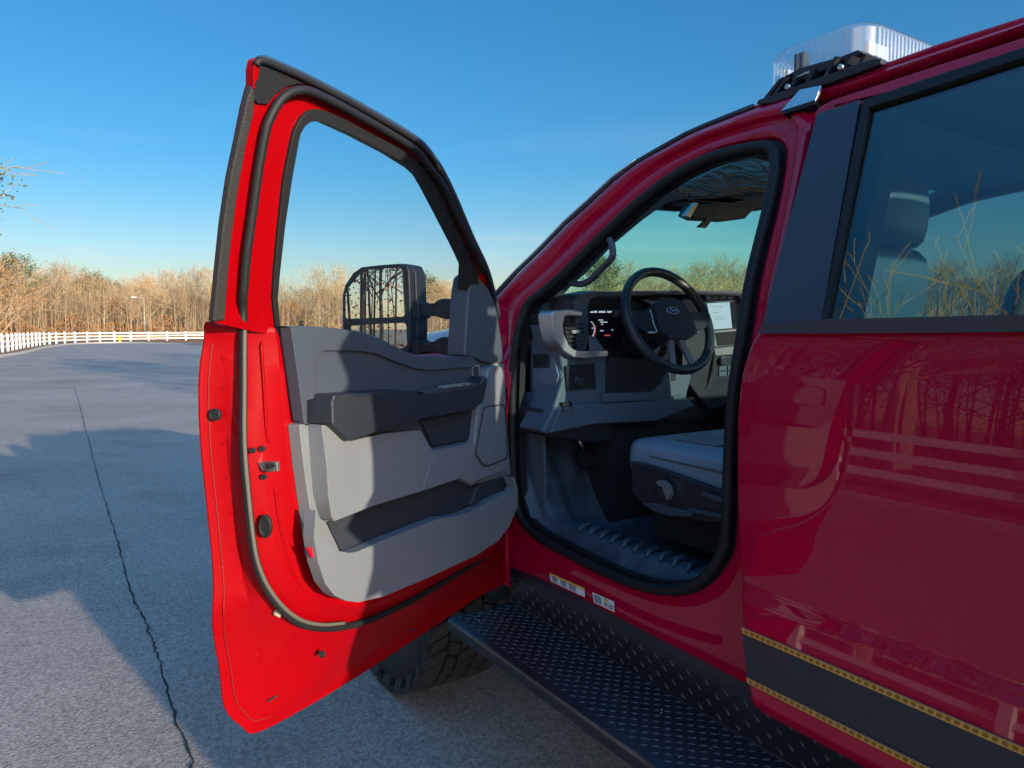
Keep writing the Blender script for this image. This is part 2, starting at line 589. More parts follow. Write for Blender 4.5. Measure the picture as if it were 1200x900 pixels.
# crack in the asphalt (a thin dark split)
cpx = [(86, 452), (92, 470), (97, 490), (105, 520), (115, 560), (127, 600), (139, 640), (152, 690), (170, 730), (185, 770), (203, 830), (228, 905), (262, 1000)]
def gpt(x, y, z=0.0):
    return hit(x, y, Vector((0, 0, z)), Vector((0, 0, 1)))
def crack(path_px, w, name):
    P = [gpt(x, y) for x, y in path_px]
    P = [Vector(p) for p in cr([tuple(p) for p in P], 14, closed=False)]
    rings = []
    for i, p in enumerate(P):
        t = (P[min(i + 1, len(P) - 1)] - P[max(i - 1, 0)]).normalized()
        nn = Vector((-t.y, t.x, 0))
        j = nn * random.gauss(0, w * 0.7)
        ww = w * random.uniform(0.3, 1.0)
        rings.append([(p + j - nn * ww) + Vector((0, 0, 0.004)), (p + j + nn * ww) + Vector((0, 0, 0.004))])
    return structure(MB().loft(rings).obj(name, CRACK))
CRACK = mat('crack_dark', (0.02, 0.02, 0.02), rough=0.95)
crack(cpx, 0.0058, 'road_crack')
crack([(170, 730), (182, 742), (196, 748)], 0.002, 'road_crack')
# pale scuffed patch left of the tyre
SCUFF = mat('chalky_scuff', (0.26, 0.255, 0.24), rough=0.9, var=0.4, vscale=30)
mb = MB()
rs = random.Random(4)
for (x0, y0, x1, y1, n_) in ((432, 832, 500, 905, 60), (190, 545, 240, 600, 60), (590, 845, 640, 870, 30), (170, 470, 215, 540, 25)):
    for k in range(n_):
        t = rs.random()
        p = gpt(x0 + (x1 - x0) * t + rs.gauss(0, 7), y0 + (y1 - y0) * t + rs.gauss(0, 7), 0.004)
        r_ = rs.uniform(0.002, 0.008)
        a0 = rs.random() * 6
        mb.add([(p.x + math.cos(a0 + a) * r_ * rs.uniform(.5, 1.2), p.y + math.sin(a0 + a) * r_ * rs.uniform(.5, 1.2), 0.004) for a in (0, 1.2, 2.4, 3.7, 5)], [(0, 1, 2, 3, 4)])
o = mb.obj('road_scuffs', SCUFF)
structure(o)

# ================================================================ FENCE
FENCEW = mat('white_vinyl_fence', (0.82, 0.79, 0.72), rough=0.5, var=0.05, vscale=2)
def fence(path, name, label, step=2.4):
    root = thing(name, label, 'fence', (path[0][0], path[0][1], 0))
    rails, posts = MB(), []
    # resample
    P = [Vector((x, y, 0)) for x, y in path]
    out, acc = [P[0]], 0
    for i in range(len(P) - 1):
        a, b = P[i], P[i + 1]
        L = (b - a).length
        d = step - acc
        while d <= L:
            out.append(a.lerp(b, d / L))
            d += step
        acc = (acc + L) % step
    pc = MB()
    for i in range(len(out) - 1):
        a, b = out[i], out[i + 1]
        t = (b - a).normalized()
        M = Matrix(((t.x, -t.y, 0), (t.y, t.x, 0), (0, 0, 1)))
        c = (a + b) / 2
        for z in (0.30, 0.64, 0.98):
            rails.box((c.x, c.y, z + 0.06), ((b - a).length - 0.13, 0.04, 0.14), M)
    rails.obj('rails', FENCEW, root)
    keep = sorted(range(len(out)), key=lambda i: (out[i] - CAM).length)
    pm = MB()
    pm.box((0, 0, 0.59), (0.13, 0.13, 1.18))
    pm.add([(-.08, -.08, 1.18), (.08, -.08, 1.18), (.08, .08, 1.18), (-.08, .08, 1.18), (0, 0, 1.24)], [(0, 1, 4), (1, 2, 4), (2, 3, 4), (3, 0, 4), (3, 2, 1, 0)])
    pme = pm.mesh()
    pme.materials.append(FENCEW)
    for i in keep[:95]:
        a = out[max(i - 1, 0)]
        b = out[min(i + 1, len(out) - 1)]
        o = bpy.data.objects.new('post', pme)
        col.objects.link(o)
        o.parent = root
        o.location = out[i] - Vector(root.location)
        o.rotation_euler.z = math.atan2((b - a).y, (b - a).x)
    return root
fpath = cr([(-7.6, -28), (-7.6, -10), (-7.2, 15), (-5.6, 37), (-3.6, 55), (-2.4, 70), (-0.4, 84), (4.0, 93), (10, 98), (20, 101), (34, 102)], 8, closed=False)
fence(fpath, 'white_rail_fence', 'long white three-rail fence along the verge and round the far end of the road')

# ================================================================ TREES
BARKLIT = mat('grey_brown_bark', (0.30, 0.225, 0.145), rough=0.9, var=0.3, vscale=3)
BARKDARK = mat('dark_bark', (0.09, 0.065, 0.05), rough=0.9, var=0.3, vscale=3)
TWIGS = mat('fine_twigs', (0.34, 0.235, 0.13), rough=0.9)
def leaf_mat(name, c0, c1):
    m, n, l, b = base_mat(name)
    oi = n.new('ShaderNodeNewGeometry')
    r = n.new('ShaderNodeValToRGB')
    r.color_ramp.elements[0].color = (*c0, 1)
    r.color_ramp.elements[1].color = (*c1, 1)
    l.new(oi.outputs['Random Per Island'], r.inputs[0])
    l.new(r.outputs[0], b.inputs['Base Color'])
    b.inputs['Roughness'].default_value = 0.7
    return m
RUST = leaf_mat('rust_oak_leaves', (0.22, 0.085, 0.028), (0.52, 0.25, 0.075))
GOLD = leaf_mat('straw_leaves', (0.32, 0.20, 0.06), (0.62, 0.42, 0.15))
PINE = leaf_mat('pine_needles', (0.045, 0.06, 0.015), (0.14, 0.13, 0.03))
MAROON = leaf_mat('dry_maroon_leaves', (0.10, 0.03, 0.02), (0.30, 0.12, 0.07))

def tube_fast(V, F, a, b, ra, rb, n=3):
    t = (b - a)
    if t.length < 1e-5:
        return
    t.normalize()
    x = t.orthogonal().normalized()
    y = t.cross(x)
    base = len(V)
    for p, r in ((a, ra), (b, rb)):
        for k in range(n):
            an = 2 * math.pi * k / n
            V.append(p + (x * math.cos(an) + y * math.sin(an)) * r)
    for k in range(n):
        k2 = (k + 1) % n
        F.append((base + k, base + k2, base + n + k2, base + n + k))

def grow(rng, H, trunk_r, spread=0.9, up=0.55, first=0.3, levels=4, kids=(7, 5, 4, 4), twig=0.012):
    """trunk and branch skeleton: returns trunk mesh lists, branch mesh lists, tips"""
    tv, tf, bv, bf, tips = [], [], [], [], []
    pts = [Vector((0, 0, -0.1))]
    lean = Vector((rng.gauss(0, .03), rng.gauss(0, .03), 0))
    N = 9
    for i in range(1, N + 1):
        p = pts[-1] + Vector((lean.x + rng.gauss(0, .03), lean.y + rng.gauss(0, .03), 1)) * (H * 0.86 / N)
        pts.append(p)
    rad = [trunk_r * (1 - 0.85 * i / N) + (0.25 * trunk_r if i == 0 else 0) for i in range(N + 1)]
    for i in range(N):
        tube_fast(tv, tf, pts[i], pts[i + 1], rad[i], rad[i + 1], 7)
    def branch(p, d, L, r, lev):
        n = 3
        q = p
        for i in range(n):
            d2 = (d + Vector((rng.gauss(0, .16), rng.gauss(0, .16), rng.gauss(0.05, .12)))).normalized()
            e = q + d2 * (L / n)
            ra = max(r * (1 - 0.7 * i / n), twig)
            rb = max(r * (1 - 0.7 * (i + 1) / n), twig * 0.7)
            tube_fast(bv, bf, q, e, ra, rb, 4 if lev < 2 else 3)
            q, d = e, d2
            if lev < levels - 1:
                m = kids[lev] / n
                m = int(m) + (1 if rng.random() < m - int(m) else 0)
                for k in range(m):
                    ax = d.orthogonal().normalized()
                    ax.rotate(Matrix.Rotation(rng.random() * 6.283, 3, d))
                    ang = rng.uniform(0.45, 0.95)
                    nd = (d * math.cos(ang) + ax * math.sin(ang) + Vector((0, 0, 0.12))).normalized()
                    branch(q - d * (L / n) * rng.random() * 0.6, nd, L * rng.uniform(0.42, 0.66), max(rb * 0.6, twig), lev + 1)
        tips.append(q)
    nb = kids[0] * 2
    for k in range(nb):
        h = first + (0.98 - first) * (k + rng.random()) / nb
        i = min(int(h * N), N - 1)
        p = pts[i].lerp(pts[i + 1], h * N - i)
        az = k * 2.4 + rng.gauss(0, .4)
        L = H * 0.34 * spread * (1.15 - h) / 0.7 + H * 0.05
        d = Vector((math.cos(az), math.sin(az), up + 0.7 * h)).normalized()
        branch(p, d, L, trunk_r * (1.05 - h) * 0.55, 1)
    return tv, tf, bv, bf, tips

def mesh_of(V, F, m, extra=None):
    me = bpy.data.meshes.new('m')
    me.from_pydata([tuple(v) for v in V], [], F)
    me.materials.append(m)
    return me

def add_leaves(rng, V, F, pts, n, size, jit):
    for k in range(n):
        c = rng.choice(pts) + Vector((rng.gauss(0, jit), rng.gauss(0, jit), rng.gauss(0, jit)))
        a = Vector((rng.gauss(0, 1), rng.gauss(0, 1), rng.gauss(0, 1))).normalized()
        b = a.orthogonal().normalized()
        s = size * rng.uniform(0.6, 1.3)
        base = len(V)
        V += [c - a * s, c + b * s * 0.6, c + a * s, c - b * s * 0.6]
        F.append((base, base + 1, base + 2, base + 3))

def proto_tree(kind, seed, bark=None):
    rng = random.Random(seed)
    parts = []
    if kind == 'bare':
        tv, tf, bv, bf, tips = grow(rng, 11, 0.15, first=0.35, levels=4, kids=(8, 6, 5, 4), twig=0.014)
        parts = [('trunk', mesh_of(tv, tf, bark or BARKLIT)), ('crown', mesh_of(bv, bf, TWIGS))]
    elif kind == 'straw':
        tv, tf, bv, bf, tips = grow(rng, 9, 0.12, first=0.15, spread=1.0, levels=4, kids=(8, 6, 4, 4), twig=0.014)
        lv, lf = [], []
        add_leaves(rng, lv, lf, tips, 1400, 0.075, 0.35)
        parts = [('trunk', mesh_of(tv, tf, bark or BARKLIT)), ('crown', mesh_of(bv, bf, TWIGS)), ('leaves', mesh_of(lv, lf, GOLD))]
    elif kind == 'rust':
        tv, tf, bv, bf, tips = grow(rng, 8, 0.12, first=0.12, spread=1.0, levels=4, kids=(8, 5, 4, 4), twig=0.014)
        lv, lf = [], []
        add_leaves(rng, lv, lf, [t for t in tips if t.z < 7.0], 2600, 0.085, 0.3)
        parts = [('trunk', mesh_of(tv, tf, bark or BARKDARK)), ('crown', mesh_of(bv, bf, TWIGS)), ('leaves', mesh_of(lv, lf, RUST))]
    elif kind == 'pine':
        tv, tf, bv, bf, tips = grow(rng, 11.5, 0.16, first=0.55, spread=0.75, up=0.15, levels=3, kids=(10, 7, 5), twig=0.02)
        lv, lf = [], []
        add_leaves(rng, lv, lf, tips, 3600, 0.10, 0.28)
        parts = [('trunk', mesh_of(tv, tf, bark or BARKDARK)), ('crown', mesh_of(bv, bf, BARKDARK)), ('leaves', mesh_of(lv, lf, PINE))]
    elif kind == 'maroon':
        tv, tf, bv, bf, tips = grow(rng, 10, 0.17, first=0.2, spread=1.05, levels=4, kids=(8, 6, 4, 4), twig=0.009)
        lv, lf = [], []
        add_leaves(rng, lv, lf, tips, 9000, 0.062, 0.45)
        parts = [('trunk', mesh_of(tv, tf, bark or BARKDARK)), ('crown', mesh_of(bv, bf, BARKDARK)), ('leaves', mesh_of(lv, lf, MAROON))]
    return parts

PROTO = {}
for kind, seeds in (('bare', (1, 2, 3, 4)), ('straw', (11, 12, 13)), ('rust', (21, 22)), ('pine', (31, 32)), ('maroon', (41, 42))):
    PROTO[kind] = [proto_tree(kind, s) for s in seeds]
NAMES = {'bare': 'bare_tree', 'straw': 'straw_leaved_tree', 'rust': 'rust_leaved_oak', 'pine': 'pine_tree', 'maroon': 'brown_leaved_tree'}

def place_tree(kind, x, y, s, rz, label, group, z=0.0, sz=1.0, pick=None):
    parts = PROTO[kind][(pick if pick is not None else random.randrange(99)) % len(PROTO[kind])]
    root = bpy.data.objects.new(NAMES[kind], None)
    col.objects.link(root)
    root.location = (x, y, z)
    root.rotation_euler.z = rz
    root.scale = (s, s, s * sz)
    root.empty_display_size = 0.3
    root['label'] = label
    root['category'] = 'tree'
    root['group'] = group
    for nm, me in parts:
        o = bpy.data.objects.new(nm, me)
        col.objects.link(o)
        o.parent = root
    return root

def polar(px, dist):
    """a spot on the ground in the direction of picture column px at a distance"""
    a = math.atan((px - 600) / FPX) + YAW
    return CAM.x + math.sin(a) * dist, CAM.y + math.cos(a) * dist

LBL = {'bare': 'leafless grey-brown tree in the woods beyond the road',
       'straw': 'straw-coloured thin-leaved tree in the woods beyond the road',
       'rust': 'low oak with rust-orange leaves in the woods beyond the road',
       'pine': 'pine with a dull green crown rising from the woods beyond the road'}
rt = random.Random(99)
def woods(px0, px1, n, dmin, dmax, weights, smin, smax):
    for k in range(n):
        px = px0 + (px1 - px0) * (k + rt.random()) / n
        d = rt.uniform(dmin, dmax)
        x, y = polar(px, d)
        kind = rt.choices(('bare', 'straw', 'rust', 'pine'), weights)[0]
        s = rt.uniform(smin, smax)
        if kind == 'rust':
            s *= 0.75
        place_tree(kind, x, y, s, rt.random() * 6.28, LBL[kind], {'bare': 'leafless trees of the woods', 'straw': 'straw-coloured trees of the woods', 'rust': 'rust-leaved oaks of the woods', 'pine': 'pines of the woods'}[kind], sz=rt.uniform(0.9, 1.1))
woods(-60, 300, 62, 108, 128, (6, 2, 1.5, 0.5), 0.55, 1.05)
woods(-60, 300, 34, 128, 150, (6, 3, 1, 0.3), 0.85, 1.15)
woods(300, 700, 46, 96, 115, (2, 6, 3, 0.3), 0.60, 0.98)
woods(300, 700, 26, 118, 140, (6, 4, 1, 0.4), 0.75, 1.0)
woods(700, 900, 30, 96, 115, (3, 6, 2, 0.7), 0.75, 1.05)
woods(700, 900, 18, 118, 140, (7, 3, 1, 0.3), 1.0, 1.45)
woods(960, 1300, 34, 96, 125, (5, 5, 1, 0.3), 0.75, 1.1)
place_tree('rust', *polar(-2, 60), 0.85, 1.0, 'near oak with bright orange leaves at the left edge by the fence end', 'oaks at the left edge', pick=0)
place_tree('pine', *polar(24, 112), 1.0, 2.0, 'tall flat-topped pine rising left of the street lamp', 'tall pine', pick=1)
place_tree('bare', *polar(-125, 42), 1.30, 0.6, 'tall bare tree whose branches reach in at the left edge of the picture', 'tree at the left edge', pick=2)
place_tree('pine', *polar(-42, 46), 0.98, 2.6, 'tall pine whose yellow-green branch reaches in at the left edge', 'pine at the left edge', pick=0)

# under-storey: brush, saplings and hanging leaves that nobody could count
def brush(px0, px1, n, dmin, dmax, hmax, m_leaf, name, label, stems):
    rng = random.Random(hash(name) % 1000 + 5)
    rng = random.Random(len(name) * 7 + n)
    V, F = [], []
    for k in range(n):
        px = rng.uniform(px0, px1)
        x, y = polar(px, rng.uniform(dmin, dmax))
        h = hmax * rng.random() ** 1.4 * (0.7 + 0.3 * math.sin(px * 0.09) * math.sin(px * 0.023))
        a = Vector((rng.gauss(0, 1), rng.gauss(0, 1), rng.gauss(0, 1))).normalized()
        b = a.orthogonal().normalized()
        s = rng.uniform(0.06, 0.13)
        c = Vector((x, y, h))
        base = len(V)
        V += [c - a * s, c + b * s * 0.6, c + a * s, c - b * s * 0.6]
        F.append((base, base + 1, base + 2, base + 3))
    me = mesh_of(V, F, m_leaf)
    me.materials.append(TWIGS)
    nl = len(F)
    V2, F2 = [], []
    for k in range(stems):
        x, y = polar(rng.uniform(px0, px1), rng.uniform(dmin, dmax + 15))
        h = rng.uniform(2.5, 8.0)
        p = Vector((x, y, 0))
        q = p + Vector((rng.gauss(0, .05) * h, rng.gauss(0, .05) * h, h))
        tube_fast(V2, F2, p, q, rng.uniform(.04, .09), 0.02, 3)
        for j in range(3):
            t = rng.uniform(0.3, 0.95)
            c = p.lerp(q, t)
            e = c + Vector((rng.gauss(0, .5), rng.gauss(0, .5), rng.uniform(.5, 1.6)))
            tube_fast(V2, F2, c, e, .02, .012, 3)
    off = len(V)
    me2 = bpy.data.meshes.new(name)
    me2.from_pydata([tuple(v) for v in V + V2], [], F + [tuple(i + off for i in f) for f in F2])
    me2.materials.append(m_leaf)
    me2.materials.append(TWIGS)
    me2.polygons.foreach_set('material_index', [0] * nl + [1] * len(F2))
    bpy.data.meshes.remove(me)
    o = bpy.data.objects.new(name, me2)
    col.objects.link(o)
    return tag(o, label, 'undergrowth', kind='stuff')
brush(-80, 300, 26000, 106, 132, 3.6, RUST, 'rust_undergrowth', 'rust-coloured brush and thin stems under the far left trees', 900)
brush(300, 920, 48000, 94, 125, 3.6, GOLD, 'straw_undergrowth', 'straw-coloured brush and thin stems under the far trees', 1400)
brush(300, 920, 20000, 92, 100, 2.2, RUST, 'low_rust_undergrowth', 'low rust-orange brush along the foot of the far trees', 200)
brush(960, 1350, 9000, 95, 125, 4.5, GOLD, 'brush_behind_truck', 'straw-coloured brush seen through the rear side windows', 700)

# trees left of and behind the camera: seen in the mirror and in the paint
rb = random.Random(5)
for k in range(34):
    x = -rb.uniform(10.5, 34)
    y = -34 + 62 * (k + rb.random()) / 34
    kd = rb.choices(('maroon', 'bare'), (5, 4))[0]
    place_tree(kd, x, y, rb.uniform(0.8, 1.25), rb.random() * 6.28, {'maroon': 'tree with dry maroon leaves in the roadside wood left of the camera', 'bare': 'leafless tree in the roadside wood left of the camera', 'rust': 'rust-leaved oak in the roadside wood left of the camera'}[kd], {'maroon': 'brown-leaved trees left of the camera', 'bare': 'bare trees left of the camera', 'rust': 'oaks left of the camera'}[kd])
for (x, y, s) in ((-10.5, 3.0, 1.0), (-12, 7.2, 1.1), (-10.5, 11.0, .95), (-13, 16.5, 1.1), (-15, 0.5, 1.1)):
    place_tree('bare', x, y, s, x * 3, 'leafless tree standing just behind the fence left of the camera', 'leafless trees at the fence')
rr2 = random.Random(77)
V, F, V2, F2 = [], [], [], []
for k in range(26000):
    x, y = -rr2.uniform(12, 32), rr2.uniform(-25, 30)
    h = 9.5 * rr2.random() ** 1.3
    a = Vector((rr2.gauss(0, 1), rr2.gauss(0, 1), rr2.gauss(0, 1))).normalized()
    b = a.orthogonal().normalized()
    s = rr2.uniform(0.035, 0.075)
    c = Vector((x, y, h)); n0 = len(V)
    V += [c - a * s, c + b * s * .6, c + a * s, c - b * s * .6]; F.append((n0, n0 + 1, n0 + 2, n0 + 3))
for k in range(170):
    x, y = -rr2.uniform(11, 34), rr2.uniform(-25, 32)
    h = rr2.uniform(5, 12); p = Vector((x, y, 0)); q = p + Vector((rr2.gauss(0, .04) * h, rr2.gauss(0, .04) * h, h))
    tube_fast(V2, F2, p, q, rr2.uniform(.03, .075), .015, 4)
    for j in range(5):
        c = p.lerp(q, rr2.uniform(.3, .95)); e = c + Vector((rr2.gauss(0, .9), rr2.gauss(0, .9), rr2.uniform(.5, 1.8)))
        tube_fast(V2, F2, c, e, .03, .012, 3)
off = len(V)
me2 = bpy.data.meshes.new('roadside_thicket')
me2.from_pydata([tuple(v) for v in V + V2], [], F + [tuple(i + off for i in f) for f in F2])
me2.materials.append(MAROON); me2.materials.append(BARKDARK)
me2.polygons.foreach_set('material_index', [0] * len(F) + [1] * len(F2))
o = bpy.data.objects.new('roadside_thicket', me2); col.objects.link(o)
tag(o, 'thicket of thin stems with dry brown leaves left of the camera', 'undergrowth', kind='stuff')
# trees to the right of and behind the truck: they throw the long shadow bands over the road
for (x, y, s, k_) in ((15.5, -13, 1.2, 'maroon'), (9.4, -13.5, 1.0, 'pine')):
    place_tree(k_, x, y, s, 1.0 + x, 'tree on the far side of the truck that shades the road', 'trees on the far side of the truck')

# ---------------------------------------------------------------- street lamp, hydrant
LAMPM = mat('weathered_lamp_pole', (0.28, 0.26, 0.22), rough=0.7)
def street_lamp(px, d):
    x, y = polar(px, d)
    t = thing('street_lamp', 'single street lamp standing before the woods behind the white fence', 'street lamp', (x, y, 0))
    H = 5.6
    MB().tube([(x, y, 0), (x, y, H)], [0.09, 0.06], 8).tube([(x, y, H - .05), (x - .35, y, H + .02), (x - .9, y + .1, H + .05)], 0.045, 6).obj('pole', LAMPM, t, smooth=True)
    MB().box((x - 1.15, y + .1, H + .04), (0.65, 0.26, 0.13)).obj('lamp_head', WHITE, t, bevel=0.04)
street_lamp(171, 108)
HYD = mat('hydrant_yellow', (0.75, 0.5, 0.03), rough=0.5)
hx, hy = polar(141, 89)
t = thing('fire_hydrant', 'small yellow fire hydrant at the far kerb in front of the white fence', 'fire hydrant', (hx, hy, 0))
MB().lathe([(0.001, 0), (.17, 0), (.17, .06), (.12, .08), (.12, .5), (.16, .52), (.16, .56), (.11, .68), (.04, .74), (.04, .80), (.001, .8)], (hx, hy, 0.06), (0, 0, 1), 14).obj('barrel', HYD, t, smooth=True)
MB().tube([(hx - .22, hy, .5), (hx + .22, hy, .5)], 0.07, 8).obj('outlet', HYD, t, smooth=True)
# ================================================================ THE TRUCK
truck = thing('pickup_truck', 'lifted red crew-cab pickup with front door wide open and clear roof light bar', 'pickup truck', (1.0, 0.6, 0))
BELT = 1.50
SL = 0.33                                # inward lean of the side glass above the belt

_tab = [(0.955, -0.012), (1.08, 0.006), (1.20, 0.032), (1.34, 0.060), (1.43, 0.10), (1.50, 0.17)]
_cum = []
_x, _n = 0.0, 110
for _i in range(_n + 1):
    _z = BELT - (BELT - 0.955) * _i / _n
    _cum.append(_x)
    for _k in range(len(_tab) - 1):
        if _tab[_k][0] <= _z <= _tab[_k + 1][0] + 1e-9:
            _t = (_z - _tab[_k][0]) / (_tab[_k + 1][0] - _tab[_k][0])
            _g = _tab[_k][1] + (_tab[_k + 1][1] - _tab[_k][1]) * _t
    _x -= _g * (BELT - 0.955) / _n
PX955 = _cum[-1]
def PROF_X(z):
    f = (BELT - z) / (BELT - 0.955) * _n
    i = min(max(int(f), 0), _n - 1)
    return _cum[i] + (_cum[i + 1] - _cum[i]) * (f - i)
def prof(z):
    """outer skin of the closed body side: x at height z"""
    if z >= BELT:
        return 0.000 + (z - BELT) * SL
    if z > 0.955:
        return PROF_X(z)
    if z > 0.925:
        t = (0.955 - z) / 0.03
        return PX955 - 0.014 * t
    t = (0.925 - z) / 0.245
    return PX955 - 0.014 - 0.050 * t + 0.028 * max(0, t) ** 3

def on_side(px, py, off=0.0, f=None):
    """where the line of sight meets the body side (offset inwards by off)"""
    f = f or prof
    x = off
    for k in range(12):
        p = hit(px, py, Vector((x, 0, 0)), Vector((1, 0, 0)))
        x = 0.6 * x + 0.4 * (f(p.z) + off)
    return hit(px, py, Vector((x, 0, 0)), Vector((1, 0, 0)))

def ap(z):
    return 0.045 + SL * 0.07 * math.log(1 + math.exp(min(30, (z - BELT - 0.02) / 0.07)))

# --- red body side round the door opening: paired outer / inner points
PAIR = [  # outer px, inner (seal outer edge) px
    ((590, 655), (605, 593)), ((590, 560), (601, 545)), ((588, 480), (600, 470)), ((583, 410), (603, 405)), ((578, 352), (612, 371)),
    ((581, 349), (617, 358)), ((592, 337), (622, 348)), ((608, 320), (648, 331)), ((637, 292), (682, 297)), ((665, 263), (716, 263)),
    ((693, 238), (750, 232)), ((722, 211), (773, 214)), ((750, 190), (795, 198)), ((778, 174), (817, 187)), ((807, 158), (838, 177)),
    ((830, 148), (858, 171)), ((858, 137), (880, 166.5)), ((886, 126), (900, 163)), ((915, 117), (911, 164)), ((940, 110), (918, 170)),
    ((955, 130), (920.5, 180)), ((950, 180), (920, 207)), ((940, 240), (907, 263)), ((930, 290), (895, 309)), ((920, 330), (887, 348)),
    ((912, 370), (881, 402)), ((905, 430), (872, 440)), ((900, 520), (865, 540)), ((898, 600), (863, 620)), ((898, 680), (860, 644)),
    ((896, 745), (853, 660)), ((893, 800), (842, 676)), ((872, 806), (828, 689)), ((840, 786), (807, 699)), ((800, 765), (775, 699)),
    ((760, 744), (740, 689)), ((700, 712), (700, 671)), ((640, 683), (660, 649)), ((597, 668), (633, 636)), ((590, 662), (613, 615))]
def apf(z): return ap(z)
outerW = [on_side(a[0], a[1], 0, apf) for a, b in PAIR]
innerW = [on_side(b[0], b[1], 0, apf) for a, b in PAIR]
outerW = [Vector(p) for p in cr([tuple(p) for p in outerW], 3)]
innerW = [Vector(p) for p in cr([tuple(p) for p in innerW], 3)]
for _k in range(5):
    innerW = [innerW[i] * 0.5 + (innerW[i - 1] + innerW[(i + 1) % len(innerW)]) * 0.25 for i in range(len(innerW))]
rings = []
for a, b in zip(outerW, innerW):
    rg = []
    for t, off in ((0.0, 0.05), (0.0, 0.0), (0.12, -0.018), (0.30, -0.026), (0.42, -0.020), (0.50, -0.004), (0.60, -0.002), (0.75, -0.008), (0.9, -0.006), (1.0, 0.004), (1.02, 0.02), (1.03, 0.05)):
        p = a.lerp(b, t)
        rg.append(Vector((p.x + off * (1.0 if p.z > 1.2 or off > 0 else 0.35), p.y, p.z)))
    rings.append(rg)
rings.append(rings[0])
MB().loft(rings).obj('body_side', PAINT, truck, smooth=True, merge=True, auto=50)
def inset_loop(d):
    c = Vector((0, 0, 0))
    out = []
    n = len(innerW)
    for i in range(n):
        a, b = innerW[i - 1], innerW[(i + 1) % n]
        t = (b - a)
        t.x = 0
        t.normalize()
        nn = Vector((0, t.z, -t.y))
        out.append((innerW[i], nn))
    # direction towards the centroid
    cen = sum((p for p in innerW), Vector()) / n
    res = []
    for p, nn in out:
        if nn.dot(cen - p) < 0:
            nn = -nn
        q = p + nn * d
        res.append(Vector((ap(q.z), q.y, q.z)))
    return res
# door-opening weatherstrip and the dark flange behind it
MB().tube([p + Vector((-0.012, 0, 0)) for p in inset_loop(0.018)], 0.0145, 10, closed=True).obj('door_opening_seal', RUBBER, truck, smooth=True)
lo1, lo2 = inset_loop(-0.004), inset_loop(0.036)
MB().loft([[a + Vector((0.004, 0, 0)), b + Vector((0.006, 0, 0)), b + Vector((0.03, 0, 0))] for a, b in zip(lo1 + lo1[:1], lo2 + lo2[:1])]).obj('seal_flange', RUBBER, truck, smooth=True, merge=True, auto=40)

# --- roof, windshield, far side
EDGE_PX = [(581, 349), (592, 337), (608, 320), (637, 292), (665, 263), (693, 238), (722, 211), (750, 190), (778, 174), (807, 158), (830, 148), (858, 137), (886, 126), (940, 110), (1000, 91), (1101, 55), (1200, 24)]
edge = [on_side(x, y, 0, apf) for x, y in EDGE_PX]
zroof = edge[-1].z
d0 = (edge[0] - edge[2])
base = edge[0] + d0.normalized() * ((edge[0].z - 1.50) / max(0.05, -d0.normalized().z))
for yy in (0.3, 0.0, -0.22):
    edge.append(Vector((ap(zroof), yy, zroof - 0.01 * (0.5 - yy))))
WID = 2.0
def across(p, n=14, crown=0.05, z0=None):
    """points from the left edge across to the right edge"""
    x0, x1 = p.x, WID - p.x
    out = []
    for i in range(n + 1):
        t = i / n
        x = x0 + (x1 - x0) * t
        s = 4 * t * (1 - t)
        out.append(Vector((x, p.y + 0.10 * s * (1 if p.y > 1.0 else 0), p.z + crown * s ** 0.6)))
    return out
ROOF0 = 10                                   # header of the windshield
roof_edge = edge[ROOF0:]
MB().loft([across(p) for p in roof_edge]).obj('roof', PAINT, truck, smooth=True, solid=0.012)
MB().loft([[q + Vector((0, 0, -0.035)) for q in across(p, crown=0.045)] for p in roof_edge]).obj('headliner', CHARCOAL, truck, smooth=True)
wsh = [edge[ROOF0] + Vector((0.04, 0, 0))] + [edge[i] + Vector((0.04, 0, 0)) for i in range(ROOF0 - 1, -1, -1)] + [base + Vector((0.04, 0, 0))]
MB().loft([across(p, crown=0.02) for p in wsh]).obj('windshield', GLASS, truck, smooth=True)
# ceramic band at the top of the windshield and header trim
MB().loft([[q + Vector((0, -0.01, -0.014)) for q in across(p, crown=0.02)] for p in (wsh[0], wsh[1], wsh[1].lerp(wsh[2], .2))]).obj('windshield_header', CHARCOAL, truck, smooth=True)
# bright reveal moulding along the windshield edge
MB().tube([p + Vector((-0.004, 0.006, 0.004)) for p in [base] + edge[:ROOF0 + 3]], 0.007, 8).obj('reveal_moulding', TRIMBLK, truck, smooth=True)
MB().tube([p + Vector((-0.008, 0.010, 0.010)) for p in [base] + edge[:8]], 0.0035, 6).obj('chrome_bead', CHROME, truck, smooth=True)
# right A pillar and roof rail
rp = [base] + edge
MB().tube([Vector((WID - p.x, p.y, p.z)) for p in rp], 0.05, 8).obj('far_roof_rail', PAINT, truck, smooth=True)

